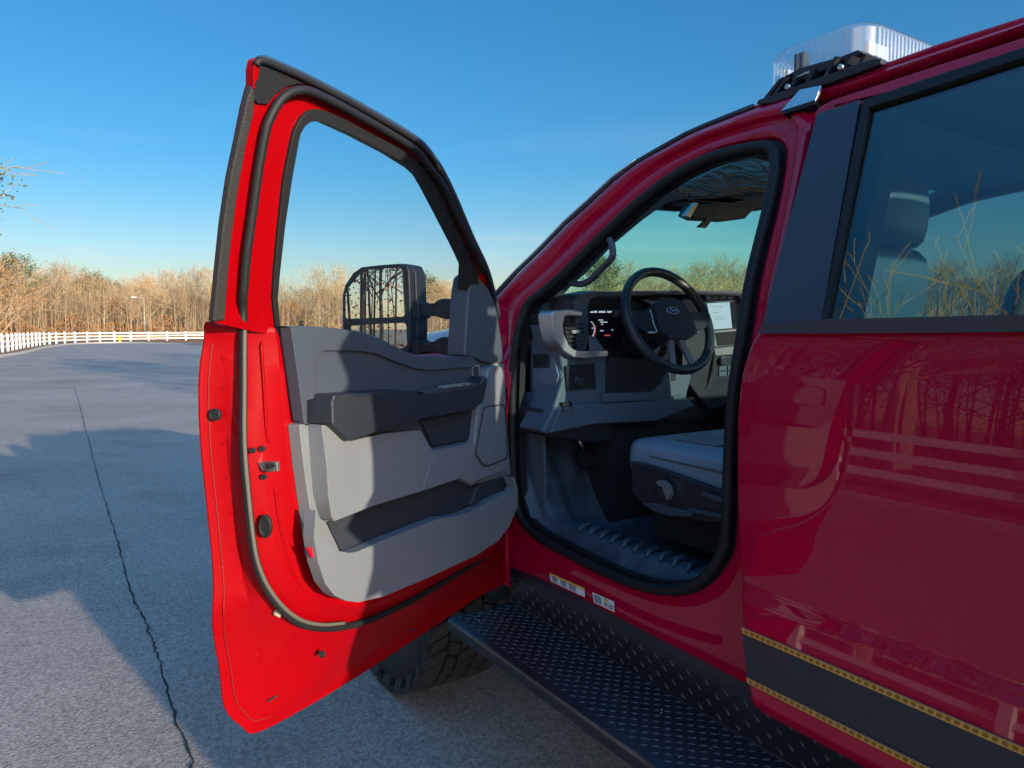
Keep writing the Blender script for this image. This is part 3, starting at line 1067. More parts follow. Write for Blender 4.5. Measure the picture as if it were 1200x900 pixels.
# far body side: door panels with window openings
farf = Frame((WID, 0, 0), (0, 1, 0), (0, 0, 1), (-1, 0, 0))
MB().fbox(farf, -0.22, 2.25, 0.70, 1.44, 0.0, 0.09).obj('far_door_panels', CHARCOAL, truck, bevel=0.02)
for (y0, y1) in ((0.98, 1.10), (-0.25, -0.05)):
    MB().add([(WID - 0.02, y0, 1.44), (WID - 0.02, y1, 1.44), (WID - 0.09, y1, 1.44), (WID - 0.09, y0, 1.44),
              (WID - 0.21, y0, 2.06), (WID - 0.21, y1, 2.06), (WID - 0.27, y1, 2.06), (WID - 0.27, y0, 2.06)],
             [(0, 1, 5, 4), (1, 2, 6, 5), (2, 3, 7, 6), (3, 0, 4, 7)]).obj('far_pillar', CHARCOAL, truck)
MB().add([(WID - 0.03, 2.2, 1.44), (WID - 0.03, -0.2, 1.44), (WID - 0.2, -0.2, 2.05), (WID - 0.2, 1.6, 2.05)], [(0, 1, 2, 3)]).obj('far_side_glass', SIDEGLASS, truck)
# cab back wall with window, floor, firewall
mb = MB()
bkf = Frame((0, -0.24, 0), (1, 0, 0), (0, 0, 1), (0, 1, 0))
mb.prism([(0.03, 0.72), (WID - .03, .72), (WID - .03, 1.5), (WID - .2, 2.08), (.2, 2.08), (.03, 1.5)], bkf, 0, -0.02, [[(0.35, 1.52), (0.45, 1.95), (1.55, 1.95), (1.65, 1.52)]])
mb.obj('cab_back', PAINT, truck)
MB().quad((0.33, -0.23, 1.5), (1.67, -0.23, 1.5), (1.57, -0.23, 1.97), (.43, -0.23, 1.97)).obj('rear_glass', TINTGLASS, truck)
MB().box((1.0, 0.95, 0.775), (1.9, 2.4, 0.07)).obj('cab_floor', BACKING, truck)
MB().box((1.0, 2.30, 1.10), (1.86, 0.04, 0.72)).obj('firewall', BACKING, truck)

# --- hood, fender, grille, bed: the rest of the truck
def hood_z(x, y):
    t = min(1, max(0, (x - 0.10) / 0.42)) if x < 1.0 else min(1, max(0, (WID - 0.10 - x) / 0.42))
    t = t * t * (3 - 2 * t)
    return 1.455 + 0.125 * t - 0.055 * max(0, (y - 2.4)) ** 1.4
mb = MB()
rings = []
for i in range(13):
    y = 2.36 + 1.54 * i / 12
    rings.append([Vector((0.02 + 1.96 * k / 28, y, hood_z(0.02 + 1.96 * k / 28, y))) for k in range(29)])
rings.append([Vector((p.x, 3.97, p.z - 0.10)) for p in rings[-1]])
mb.loft(rings)
mb.obj('hood', PAINT, truck, smooth=True)
WHEELR, WY = 0.47, 2.86
fend = MB()
def fender_side(xo, sgn):
    n = 26
    top, bot = [], []
    ys = [2.09 + (3.95 - 2.09) * i / n for i in range(n + 1)]
    rr = []
    for y in ys:
        zt = 1.46 - 0.055 * max(0, y - 2.4) ** 1.4
        d = abs(y - WY)
        zb = 0.62
        if d < 0.58:
            zb = max(zb, 0.50 + math.sqrt(0.58 ** 2 - d * d) * 0.98)
        fl = 0.05 * math.exp(-((y - WY) / 0.55) ** 4)
        rg = []
        for k in range(9):
            t = k / 8
            z = zb + (zt - zb) * t
            bulge = fl * (1 - t) ** 0.7
            rg.append(Vector((xo - sgn * (0.0 + bulge + 0.02 * math.sin(math.pi * t) - (0.03 * max(0, t - .8) / .2)), y, z)))
        rr.append(rg)
    fend.loft(rr)
fender_side(0.02, 1)
fend.obj('front_fender', PAINT, truck, smooth=True, solid=0.01)
fend = MB()
fender_side(WID - 0.02, -1)
fend.obj('front_fender', PAINT, truck, smooth=True, solid=0.01)
MB().box((1.0, 3.98, 1.02), (1.55, 0.08, 0.52)).obj('grille', CHROME, truck, bevel=0.03)
MB().box((1.0, 4.05, 0.66), (1.94, 0.16, 0.26)).obj('front_bumper', CHROME, truck, bevel=0.04)
MB().box((1.0, 2.9, 0.93), (1.3, 1.9, 0.5)).obj('engine_bay', BACKING, truck)
MB().box((1.0, 1.0, 0.60), (0.9, 6.0, 0.16)).obj('chassis_frame', BACKING, truck)
# wheel-house liner so no daylight shows through the arch
mb = MB()
mb.loft([[Vector((x, WY + 0.60 * math.cos(a), 0.50 + 0.60 * math.sin(a))) for a in [math.pi * i / 16 for i in range(17)]] for x in (0.03, 0.5)])
mb.obj('wheel_house', BACKING, truck, smooth=True)
# cowl panel
MB().quad((0.08, 2.30, 1.50), (WID - .08, 2.30, 1.50), (WID - .08, 2.56, 1.49), (.08, 2.56, 1.49)).obj('cowl', BLKPLASTIC, truck)
# antenna
MB().tube([(1.86, 2.5, 1.4), (1.84, 2.47, 2.15)], [0.004, 0.002], 6).obj('antenna', RUBBER, truck)
# bed
mb = MB()
bs = Frame((0.0, 0, 0), (0, 1, 0), (0, 0, 1), (-1, 0, 0))
arch = [(-1.20 + 0.58 * math.cos(a), 0.52 + 0.56 * math.sin(a)) for a in [math.pi * i / 14 for i in range(15)]]
loop = [(-0.27, 0.66), (-0.27, 1.50), (-2.80, 1.50), (-2.80, 0.66)] + [(-1.78, .66)] + arch[::-1][1:-1] + [(-.62, .66)]
mb.prism(loop, bs, 0.0, -0.06)
bs2 = Frame((WID, 0, 0), (0, 1, 0), (0, 0, 1), (1, 0, 0))
mb.prism(loop, bs2, 0.0, -0.06)
mb.box((1.0, -2.77, 1.08), (1.84, 0.06, 0.8))
mb.box((1.0, -0.30, 1.12), (1.84, 0.05, 0.7))
mb.box((1.0, -1.55, 0.80), (1.84, 2.5, 0.05))
mb.obj('cargo_bed', PAINT, truck, bevel=0.02)

def wheel(cx, cy, sgn, detailed=False):
    C = Vector((cx, cy, WHEELR))
    A = Vector((sgn, 0, 0))
    w = 0.33
    root = MB()
    pr = [(0.245, 0.02), (0.26, -0.005), (0.30, -0.012), (0.36, -0.016), (0.405, -0.008), (0.432, 0.012), (0.445, 0.035),
          (0.448, 0.10), (0.448, w - 0.10), (0.445, w - .035), (0.432, w - .012), (0.40, w), (0.30, w + .01), (0.245, w - .02)]
    root.lathe([(r, -a) for r, a in pr], C, A, 72)
    # tread blocks with sipes and staggered shoulder lugs
    X, Y = Vector((0, 1, 0)), Vector((0, 0, 1))
    nb = 44
    for row, (a0, a1, sk) in enumerate(((-0.004, 0.062, 0), (0.072, 0.118, .5), (0.128, 0.20, .15), (0.21, 0.258, .6), (0.268, 0.334, .1))):
        for k in range(nb):
            an = 2 * math.pi * (k + sk + (0.12 if k % 2 else 0)) / nb
            da = 2 * math.pi / nb * (0.36 + (0.05 if (k + row) % 2 else -0.02))
            ext = 0.014 if row in (0, 4) and k % 2 else 0.0
            vs = []
            for (r, aa) in ((0.44, 0), (WHEELR, 0.0)):
                for s_ in (-1, 1):
                    for a_ in (a0 - (ext if row == 0 else 0), a1 + (ext if row == 4 else 0)):
                        tw = (a_ - (a0 + a1) / 2) * (1.1 if row % 2 else -1.1)
                        th = an + s_ * da + tw * 0.8
                        rr = r * (0.992 if (row in (0, 4) and aa == 0 and r > .45 and ((row == 0 and a_ == a0 - ext) or (row == 4 and a_ > a1))) else 1)
                        vs.append(C + (X * math.cos(th) + Y * math.sin(th)) * rr - A * a_)
            root.add(vs, [(0, 1, 3, 2), (4, 6, 7, 5), (0, 4, 5, 1), (2, 3, 7, 6), (0, 2, 6, 4), (1, 5, 7, 3)])
    # raised ring and blocks on the sidewall shoulder
    for k in range(nb // 2):
        an = 2 * math.pi * (k + .2) / (nb // 2)
        vs = []
        for (r, a_) in ((0.40, .012), (0.452, -.012)):
            for s_ in (-1, 1):
                th = an + s_ * 0.07
                for dd in (0.02, -0.006):
                    vs.append(C + (X * math.cos(th) + Y * math.sin(th)) * r - A * (a_ - .008 + dd))
        root.add(vs, [(0, 1, 3, 2), (4, 6, 7, 5), (0, 4, 5, 1), (2, 3, 7, 6), (0, 2, 6, 4), (1, 5, 7, 3)])
    tyre = root.obj('wheel', TYRE, truck, smooth=True, auto=30)
    rm = MB().lathe([(0.25, 0.0), (0.245, -0.02), (0.23, -0.03), (0.21, -0.09), (0.12, -0.11), (0.11, -0.06), (0.05, -0.05), (0.001, -0.05)], C, A, 48)
    rm.obj('rim', RIMM, tyre, smooth=True, auto=35)
    for k in range(8):
        a_ = 2 * math.pi * k / 8
        MB().lathe([(0.012, -0.10), (0.014, -0.06), (0.006, -0.05), (0.001, -0.05)], C + (X * math.cos(a_) + Y * math.sin(a_)) * 0.085, A, 6)
RIMM = mat('dark_alloy', (0.05, 0.05, 0.055), rough=0.35, metal=0.7)
wheel(-0.15, WY - 0.05, -1)
wheel(WID + 0.035, WY, 1)
wheel(-0.035, -1.20, -1)
wheel(WID + 0.035, -1.20, 1)

# --- running board with raised diamond tread
BZ = 0.54
bo = [hit(x, y, Vector((0, 0, BZ)), Vector((0, 0, 1))) for x, y in ((530, 722), (760, 890))]
BX = (bo[0].x + bo[1].x) / 2
BY = bo[0].y
board = MB()
brf = Frame((0, 0, 0), (1, 0, 0), (0, 0, 1), (0, -1, 0))
crs = [(BX, BZ - .055), (BX - .012, BZ - .035), (BX - .012, BZ - .008), (BX, BZ), (0.055, BZ), (0.035, 0.665), (0.045, 0.70), (0.075, 0.70), (0.09, BZ - .02), (0.09, BZ - .055)]
board.loft([[Vector((x, y, z)) for x, z in crs] for y in (BY, BY - 0.05, 1.2, 0.2, -0.5)], closed_ring=True, cap=True)
bobj = board.obj('running_board', BEDLINER, truck, bevel=0.006)
tread = MB()
def lug(c, d, nrm, L=0.017, W=0.0036, H=0.0022):
    d = d.normalized()
    s = d.cross(nrm)
    tread.add([c - d * L, c + s * W, c + d * L, c - s * W, c + nrm * H - d * L * .4, c + nrm * H + d * L * .4],
              [(0, 1, 4), (1, 5, 4), (1, 2, 5), (2, 3, 5), (3, 4, 5), (3, 0, 4)])
y = BY - 0.03
j = 0
while y > 0.35:
    i = 0
    x = BX + 0.022
    while x < 0.045:
        d = Vector((1, 1, 0)) if (i + j) % 2 else Vector((1, -1, 0))
        lug(Vector((x, y, BZ)), d, Vector((0, 0, 1)), L=0.0108, W=0.0027, H=0.003)
        x += 0.0195
        i += 1
    y -= 0.0195
    j += 1
y, j = BY - 0.03, 0
nr = Vector((-(0.665 - BZ), 0, -0.02)).normalized()
nr = Vector((-0.125, 0, -0.02)).normalized()
while y > 0.35:
    for i in range(4):
        t = 0.16 + 0.21 * i
        p = Vector((0.055 - 0.020 * t, y, BZ + 0.125 * t))
        lug(p, Vector((-.02, .125 if (i + j) % 2 else -.125, .125)), nr, L=0.0115, W=0.0028, H=0.003)
    y -= 0.03
    j += 1
TREADM = mat('worn_tread_lugs', (0.024, 0.027, 0.033), rough=0.45, metal=0.0)
tread.obj('diamond_tread', TREADM, bobj)
MB().tube([(BX - .004, BY - .01, BZ - .012), (BX - .004, -0.2, BZ - .012)], 0.0085, 8).obj('edge_bar', mat('scuffed_board_edge', (0.13, 0.11, 0.10), rough=0.5, metal=0.4, var=0.4, vscale=12), bobj, smooth=True)
rz = random.Random(8)
specks = MB()
for k in range(46):
    yy, xx = rz.uniform(0.5, BY - .05), rz.uniform(BX + .02, 0.04)
    r_ = rz.uniform(0.0007, 0.0017)
    specks.box((xx, yy, BZ + .003), (r_ * 2, r_ * 2, r_ * 2))
specks.obj('grit', SCUFF, bobj)['kind'] = 'stuff'

# ---------------------------------------------------------------- rocker, stickers
def side_quad(name, px4, off, m, parent=truck, f=apf):
    mb = MB().add([on_side(x, y, off, f) for x, y in px4], [(0, 1, 2, 3)])
    return mb.obj(name, m, parent)
rockoff = -0.0075
st = side_quad('warning_sticker', [(644, 671), (685, 689), (685.5, 700), (645, 681)], rockoff - 0.004, WHITE)
side_quad('yellow_header', [(644.2, 671), (685, 689), (685, 691.5), (644.3, 673)], rockoff - 0.006, YELLOW, st)
def bars(parent, quad, rows, spans, name, off, h=0.45):
    mb = MB()
    A, B, C, D = [Vector(q) for q in quad]
    def q(s, t):
        return (A.lerp(B, s)).lerp(D.lerp(C, s), t)
    for r_ in range(rows):
        t0 = (r_ + 0.25) / rows
        t1 = t0 + h / rows
        for (s0, s1) in spans:
            e = s1 - (0.03 if r_ % 2 else 0)
            ps = [q(s0, t0), q(e, t0), q(e, t1), q(s0, t1)]
            mb.add([on_side(p[0], p[1], off, apf) for p in ps], [(0, 1, 2, 3)])
    return mb.obj(name, INK, parent)
bars(st, [(646, 674.5), (684, 691.5), (684.3, 698.5), (647, 681)], 4, [(0.02, .18), (.28, .48), (.54, .76)], 'small_print', rockoff - .006)
st2 = side_quad('tyre_data_sticker', [(694, 694), (719.5, 705), (720, 717.5), (696, 706)], rockoff - 0.004, WHITE)
side_quad('yellow_box', [(707.5, 701), (712.5, 703.2), (712.6, 706.4), (707.7, 704.2)], rockoff - 0.006, YELLOW, st2)
bars(st2, [(695, 696), (706, 701), (707, 710), (696.5, 705)], 4, [(0.05, .85)], 'small_print', rockoff - .006)
bars(st2, [(708, 705.5), (719, 710.5), (719.3, 716), (708.5, 711)], 3, [(0.0, .3), (.45, .9)], 'small_print', rockoff - .006)

# ---------------------------------------------------------------- rear door
RDX = -0.004
edge_y = []                             # leading edge of the rear door: (z, y)
for (x, y) in ((889, 387), (878, 405), (871, 427), (866, 450), (863, 480), (862, 520), (862, 560), (863, 600), (865, 650), (867, 690), (868, 720), (871, 760), (874, 790), (879, 824), (884, 834)):
    p = on_side(x, y, RDX)
    edge_y.append((p.z, p.y))
def lead(z):
    e = edge_y
    if z >= e[0][0]:
        return e[0][1] - (z - e[0][0]) * 0.2
    if z <= e[-1][0]:
        return e[-1][1]
    for i in range(len(e) - 1):
        if e[i][0] >= z >= e[i + 1][0]:
            t = (e[i][0] - z) / (e[i][0] - e[i + 1][0])
            return e[i][1] + (e[i + 1][1] - e[i][1]) * t
zt, zb = edge_y[0][0], edge_y[-1][0]
DOORBACK = 0.06
zs = sorted(set([zb + (zt - zb) * i / 60 for i in range(61)] + [0.955, 0.925, 0.94, zb + .006, zb + .015]))
rings = []
for z in zs:
    yl = lead(z)
    rg = []
    sm = 0.012 * max(0, 1 - (z - zb) / 0.02)              # rounded hem at the bottom
    for (dy, dx) in ((0.0, 0.075), (0.004, 0.03), (0.002, 0.012), (-0.001, 0.0045), (-0.005, 0.001), (-0.012, 0.0)):
        rg.append(Vector((prof(z) + RDX + dx + sm, yl + dy - (0.001 if dx else 0), z)))
    for k in range(1, 20):
        y = yl - 0.012 + (DOORBACK - (yl - 0.012)) * k / 19
        rg.append(Vector((prof(z) + RDX + sm, y, z)))
    rings.append(rg)
rdoor = MB().loft([[Vector((0.07, v.y, v.z + .004)) for v in rings[0]]] + rings).obj('rear_door', PAINT, truck, smooth=True, auto=38, merge=True)
def up_side(x, y, off=0.0):
    return on_side(x, y, off)
class SideUp:
    """frame lying in the leaning plane of the side glass"""
    pass
lean = math.atan(SL)
UP = Frame((prof(BELT) + RDX, 0, BELT), (0, -1, 0), (math.sin(lean), 0, math.cos(lean)), (-math.cos(lean), 0, math.sin(lean)))
LOWN = Frame((prof(BELT) + RDX, 0, BELT), (0, -1, 0), (0, 0, 1), (-1, 0, 0))
# upper frame of the rear door: red header, satin-black pillar cover, black window surround
slab('door_header', UP, [(958, 127), (975, 117), (1100, 76), (1880, -177), (1880, -157), (1100, 96), (1012, 124), (1000, 118), (953, 137)], 0.0, -0.03, PAINT, rdoor, bevel=0.003)
slab('pillar_cover', UP, [(957, 133), (1008, 117), (1006, 124), (962, 377), (893, 384.5), (905, 330), (924, 260)], 0.004, -0.03, TRIMBLK, rdoor, bevel=0.002)
slab('window_surround', UP, [(1011, 117), (1100, 87), (1880, -164), (1880, -156), (1100, 100), (1018, 126), (967, 374), (967, 381), (961, 381)], 0.008, -0.02, RUBBER, rdoor, bevel=0.002)
belt_px = [(890, 391), (893, 378.5), (960, 374), (1080, 371.5), (1880, 350), (1880, 382), (1080, 390), (960, 391)]
slab('belt_moulding', LOWN, belt_px, 0.010, -0.02, TRIMBLK, rdoor, bevel=0.003)
def quadglass(name, px, off, m, parent):
    mb = MB().prism([UP.px(x, y, off) for x, y in px], UP, off, off - 0.004)
    return mb.obj(name, m, parent)
quadglass('rear_window', [(1014, 122), (1100, 94), (1880, -162), (1880, 358), (960, 380)], -0.004, TINTGLASS, rdoor)
# extend the rear part of the door beyond the picture so light and shadow are right
mb = MB()
mb.fbox(UP, -0.20, -0.02, -0.02, 0.56, -0.03, 0.0)
mb.obj('rear_pillar', PAINT, rdoor)
# red upper body strip between roof moulding and doors, drip channel line
RP = [(886, 128), (940, 112), (1000, 93), (1101, 59), (1880, -200)]
RQ = [(930, 121), (952, 121), (1000, 108), (1101, 74), (1880, -183)]
mbr = MB()
rr = []
for (a, b) in zip(RP, RQ):
    A, B = UP.P(*a, -0.030), UP.P(*b, -0.045)
    rr.append([A + Vector((0.03, 0, 0.015)), A, A.lerp(B, .35) + Vector((-.012, 0, 0)), A.lerp(B, .7) + Vector((-.012, 0, 0)), B + Vector((-.004, 0, 0)), B + Vector((0.02, 0, -.003)), B + Vector((0.02, 0, -0.06))])
rr.append([p + Vector((0, -0.12, 0)) for p in rr[-1]])
mbr.loft(rr).obj('roof_rail', PAINT, truck, smooth=True, auto=40)
# decal: satin black band with gold rope borders
GOLDM = mat('gold_decal', (0.62, 0.33, 0.06), rough=0.35, metal=0.3)
GOLDD = mat('dark_gold_decal', (0.28, 0.13, 0.02), rough=0.4, metal=0.2)
DECAL = mat('satin_black_decal', (0.018, 0.022, 0.028), rough=0.5)
def zy_at(px, py):
    p = on_side(px, py, RDX)
    return p.y, p.z
A1, B1 = zy_at(866, 737), zy_at(1198, 878)
A2, B2 = zy_at(875, 799), zy_at(1085, 897)
ztop = (A1[1] + B1[1]) / 2
zlow = (A2[1] + B2[1]) / 2
def skin_strip(name, z0, z1, y0, y1, off, m, parent, nz=4, mb=None, obj=True):
    mb = mb or MB()
    rings = []
    for i in range(nz + 1):
        z = z0 + (z1 - z0) * i / nz
        ya = min(y0, lead(z) - 0.003) if y0 > 1.0 else y0
        rings.append([Vector((prof(z) + RDX - off, ya, z)), Vector((prof(z) + RDX - off, y1, z))])
    mb.loft(rings)
    return mb.obj(name, m, parent, smooth=True) if obj else mb
skin_strip('black_stripe', zlow, ztop, 2.0, 0.07, 0.0012, DECAL, rdoor, nz=10)
for nm, z0 in (('gold_border', ztop), ('gold_border', zlow)):
    g = skin_strip(nm, z0 - 0.006, z0 + 0.006, 2.0, 0.07, 0.0024, GOLDM, rdoor, nz=1)
    mb = MB()
    y = lead(z0) - 0.010
    while y > 0.1:
        x = prof(z0) + RDX - 0.0034
        mb.add([(x, y, z0 - .0028), (x, y - .0075, z0 - .0040), (x, y - .010, z0 + .0006), (x, y - 0.0075, z0 + .0036), (x, y - .0005, z0 + .0028)], [(0, 1, 2, 3, 4)])
        y -= 0.0145
    mb.obj('rope_pattern', GOLDD, g)
    skin_strip('black_keyline', z0 + .0058, z0 + .0078, 2.0, 0.07, 0.0030, INK, g, nz=1)
# ----------------------------------------------------------------- roof strap + light bar
STRAP = mat('brushed_strap', (0.6, 0.61, 0.63), rough=0.3, metal=0.9)
bar = MB()
slab('roof_strap', UP, [(937, 105), (962, 100), (955, 119), (921, 131), (915, 130)], -0.008, -0.016, STRAP, truck, bevel=0.001)
slab('strap_hook', UP, [(915, 130), (955, 117), (955, 122), (917, 134)], -0.004, -0.03, RUBBER, truck, bevel=0.001)
# bar ends from the photograph: rear-left corner and front-left corner
LX = 0.27
def onx(x, y, X):
    return hit(x, y, Vector((X, 0, 0)), Vector((1, 0, 0)))
rt_, rb_ = onx(1012, 13, LX), onx(1003, 68, LX)
ft_, fb_ = onx(903, 60, LX), onx(903, 92, LX)
LZ1 = (rt_.z + ft_.z) / 2
LZ0 = LZ1 - 0.125
LY0, LY1 = rt_.y, ft_.y
print('LIGHTBAR', LZ0, LZ1, LY0, LY1)
lens_m, ln, ll, lb = base_mat('ribbed_clear_lens')
ln.remove(lb)
tr = ln.new('ShaderNodeBsdfTransparent'); tr.inputs[0].default_value = (0.93, 0.96, 0.98, 1)
gl = ln.new('ShaderNodeBsdfGlossy'); gl.inputs['Roughness'].default_value = 0.12
df = ln.new('ShaderNodeBsdfDiffuse'); df.inputs[0].default_value = (0.62, 0.66, 0.70, 1)
wv = ln.new('ShaderNodeTexWave'); wv.wave_type = 'BANDS'; wv.bands_direction = 'DIAGONAL'; wv.inputs['Scale'].default_value = 40
tcx = ln.new('ShaderNodeTexCoord')
mp = ln.new('ShaderNodeMapping'); mp.inputs['Scale'].default_value = (1, 1, 0.0)
ll.new(tcx.outputs['Object'], mp.inputs[0]); ll.new(mp.outputs[0], wv.inputs['Vector'])
bpx = ln.new('ShaderNodeBump'); bpx.inputs['Strength'].default_value = 0.0; bpx.inputs['Distance'].default_value = 0.01
ll.new(wv.outputs['Fac'], bpx.inputs['Height'])
ll.new(bpx.outputs[0], gl.inputs['Normal'])
m1 = ln.new('ShaderNodeMixShader'); m1.inputs[0].default_value = 0.30
mr_ = ln.new('ShaderNodeMapRange'); mr_.inputs['To Min'].default_value = 0.02; mr_.inputs['To Max'].default_value = 0.42
geo_ = ln.new('ShaderNodeNewGeometry')
sxz = ln.new('ShaderNodeSeparateXYZ'); ll.new(geo_.outputs['Normal'], sxz.inputs[0])
abz = ln.new('ShaderNodeMath'); abz.operation = 'ABSOLUTE'; ll.new(sxz.outputs['Z'], abz.inputs[0])
sbz = ln.new('ShaderNodeMath'); sbz.operation = 'SUBTRACT'; sbz.inputs[0].default_value = 1.0; sbz.use_clamp = True; ll.new(abz.outputs[0], sbz.inputs[1])
mlz = ln.new('ShaderNodeMath'); mlz.operation = 'MULTIPLY'; ll.new(sbz.outputs[0], mlz.inputs[0]); ll.new(wv.outputs['Fac'], mlz.inputs[1])
ll.new(mlz.outputs[0], mr_.inputs[0]); ll.new(mr_.outputs[0], m1.inputs[0])
m2 = ln.new('ShaderNodeMixShader')
fr_ = ln.new('ShaderNodeLayerWeight'); fr_.inputs['Blend'].default_value = 0.5
pwl = ln.new('ShaderNodeMath'); pwl.operation = 'POWER'; pwl.inputs[1].default_value = 4.0
ll.new(fr_.outputs['Facing'], pwl.inputs[0])
adl = ln.new('ShaderNodeMath'); adl.operation = 'MULTIPLY_ADD'; adl.inputs[1].default_value = 0.6; adl.inputs[2].default_value = 0.05
ll.new(pwl.outputs[0], adl.inputs[0])
ll.new(adl.outputs[0], m2.inputs[0])
ll.new(tr.outputs[0], m1.inputs[1]); ll.new(df.outputs[0], m1.inputs[2])
ll.new(m1.outputs[0], m2.inputs[1]); ll.new(gl.outputs[0], m2.inputs[2])
ll.new(m2.outputs[0], ln['Material Output'].inputs['Surface'])
def rrect(x0, x1, y0, y1, r, n=6):
    out = []
    for (cx, cy, a0) in ((x1 - r, y1 - r, 0), (x0 + r, y1 - r, 90), (x0 + r, y0 + r, 180), (x1 - r, y0 + r, 270)):
        for k in range(n + 1):
            a = R(a0 + 90 * k / n)
            out.append((cx + r * math.cos(a), cy + r * math.sin(a)))
    return out
lens = MB()
LY0, LY1 = LY0 - 0.01, LY1 + 0.02
L0 = rrect(LX, WID - LX, LY0, LY1, 0.055)
L1 = rrect(LX + .012, WID - LX - .012, LY0 + .012, LY1 - .012, 0.06)
L2 = rrect(LX + .03, WID - LX - .03, LY0 + .03, LY1 - .03, 0.05)
lens.loft([[Vector((x, y, LZ0 + .004)) for x, y in L1], [Vector((x, y, LZ0 + .02)) for x, y in L0], [Vector((x, y, LZ1 - .022)) for x, y in L0],
           [Vector((x, y, LZ1 - .006)) for x, y in L1], [Vector((x, y, LZ1)) for x, y in L2]], closed_ring=True, cap=True)
LB = MB().prism(rrect(LX + .06, WID - LX - .06, LY0 + .05, LY1 - .05, 0.03), Frame((0, 0, LZ0), (1, 0, 0), (0, 1, 0), (0, 0, 1)), 0.006, 0.018).obj('light_bar', BLKPLASTIC, truck)
lens.obj('lens', lens_m, LB, smooth=True, auto=40)
MODM = mat('chrome_reflector_bowl', (0.72, 0.72, 0.72), rough=0.3, metal=0.85)
for i in range(5):
    x0 = LX + 0.07 + i * 0.26
    MB().box((x0 + .11, (LY0 + LY1) / 2, LZ0 + .05), (0.20, (LY1 - LY0) - .15, 0.05)).obj('light_module', MODM, LB, bevel=0.012)
MB().box((LX + 0.03, (LY0 + LY1) / 2 + 0.05, LZ0 + .055), (0.02, 0.028, 0.085)).obj('end_divider', BLKPLASTIC, LB)
for yy in (LY0 + .03, LY1 - .03):
    MB().box((LX + .09, yy, LZ0 + .05), (0.08, 0.012, .06)).obj('inner_reflector', MODM, LB)
# ribbed black mounting foot on the roof
mb = MB()
MX = 0.24
def mp3(x, y):
    return onx(x, y, MX)
ftl, ftr = mp3(888, 121), mp3(1032, 70)
z_a = ftl.z
mfr = Frame((MX, 0, 0), (0, 1, 0), (0, 0, 1), (-1, 0, 0))
def mslab(px, w1, w0, b=.002):
    return MB().prism([mfr.px(x, y, w1) for x, y in px], mfr, w1, w0)
ft = mslab([(886, 122), (888, 117), (1020, 69), (1033, 69), (1032, 75), (1015, 82), (905, 121)], 0.03, -0.10).obj('mounting_foot', BLKPLASTIC, LB, bevel=.003)
mslab([(928, 88), (935, 80), (985, 66), (1005, 58), (1012, 62), (960, 85), (935, 97)], 0.0, -0.10).obj('top_rail', BLKPLASTIC, LB, bevel=.003)
for (x, y, x2, y2) in ((895, 117, 915, 92), (906, 112, 922, 90), (965, 92, 980, 66), (985, 84, 997, 65), (1005, 78, 1014, 64), (925, 108, 932, 90), (945, 98, 952, 80)):
    mslab([(x - 2, y), (x2 - 2, y2), (x2 + 2, y2), (x + 2, y)], 0.02, -0.10).obj('rib', BLKPLASTIC, LB)
mslab([(893, 119), (915, 92), (930, 84), (1012, 60), (1020, 72)], -0.03, -0.10).obj('foot_core', BACKING, LB)
for (x, y) in ((924, 102), (986, 79)):
    p = mfr.P(x, y, 0.03)
    MB().lathe([(0.0065, 0.0), (0.0065, .006), (.003, .007), (.001, .004)], p, (-1, 0, 0), 12).obj('bolt', STEEL, LB, smooth=True)
# silver tray edge under the bar, and cable
MB().tube([(LX + .04, LY0 + .02, LZ0 - .006), (WID - .5, LY0 + .0, LZ0 - .006)], 0.006, 8).obj('tray_edge', SILVER, LB, smooth=True)
MB().box((1.0, (LY0 + LY1) / 2, LZ0 - .03), (1.15, .16, .05)).obj('bar_cradle', BLKPLASTIC, LB)
p1, p2, p3 = mp3(930, 93), mp3(945, 86), mp3(955, 83)
MB().tube([p1, p2, p3], 0.004, 6).obj('wiring', STEEL, LB, smooth=True)
# ================================================================ THE OPEN FRONT DOOR
TH = R(62)
DD = Vector((-math.sin(TH), -math.cos(TH), 0))      # hinge -> latch
DN = Vector((math.cos(TH), -math.sin(TH), 0))       # towards the cabin side of the door
DF = Frame((0.0, 2.05, 0), DD, (0, 0, 1), DN)
def dprof(z):
    """outer skin of the open door measured along its inner normal"""
    return prof(z) + 0.012
def dpt(px, py, w):
    """w: a number, or 'skin' + offset"""
    if isinstance(w, tuple):
        ww = 0.0
        for k in range(12):
            p = DF.P(px, py, ww)
            ww = 0.5 * ww + 0.5 * (dprof(p.z) + w[0])
        return DF.P(px, py, ww)
    return DF.P(px, py, w)
R0 = [(250, 376), (240, 400), (234, 450), (236, 520), (243, 590), (249, 650), (251, 690), (250, 735), (258, 785), (264, 830), (284, 852), (300, 859), (350, 834), (420, 792), (500, 740), (560, 700), (597, 674), (594, 600), (592, 500), (588, 446), (500, 450), (400, 434), (335, 410)]
R1 = [(256, 378), (247, 402), (242, 450), (244, 520), (251, 590), (257, 650), (260, 690), (260, 735), (268, 785), (274, 822), (284, 838), (303, 848), (350, 828), (420, 784), (500, 732), (558, 692), (592, 668), (592, 600), (590, 500), (586, 446), (500, 450), (400, 434), (335, 410)]
R15 = [(270, 380), (266, 404), (264, 450), (265, 520), (272, 590), (281, 655), (290, 700), (300, 740), (314, 776), (328, 796), (344, 806), (365, 806), (395, 788), (450, 750), (505, 710), (556, 680), (586, 660), (590, 600), (588, 500), (585, 446), (500, 450), (400, 434), (335, 410)]
R2 = [(284, 380), (284, 405), (284, 450), (283, 520), (290, 590), (300, 655), (315, 695), (333, 719), (353, 732), (370, 738), (385, 740), (407, 737), (437, 727), (472, 711), (512, 690), (548, 669), (578, 652), (586, 600), (586, 500), (584, 424), (500, 432), (400, 420), (335, 400)]
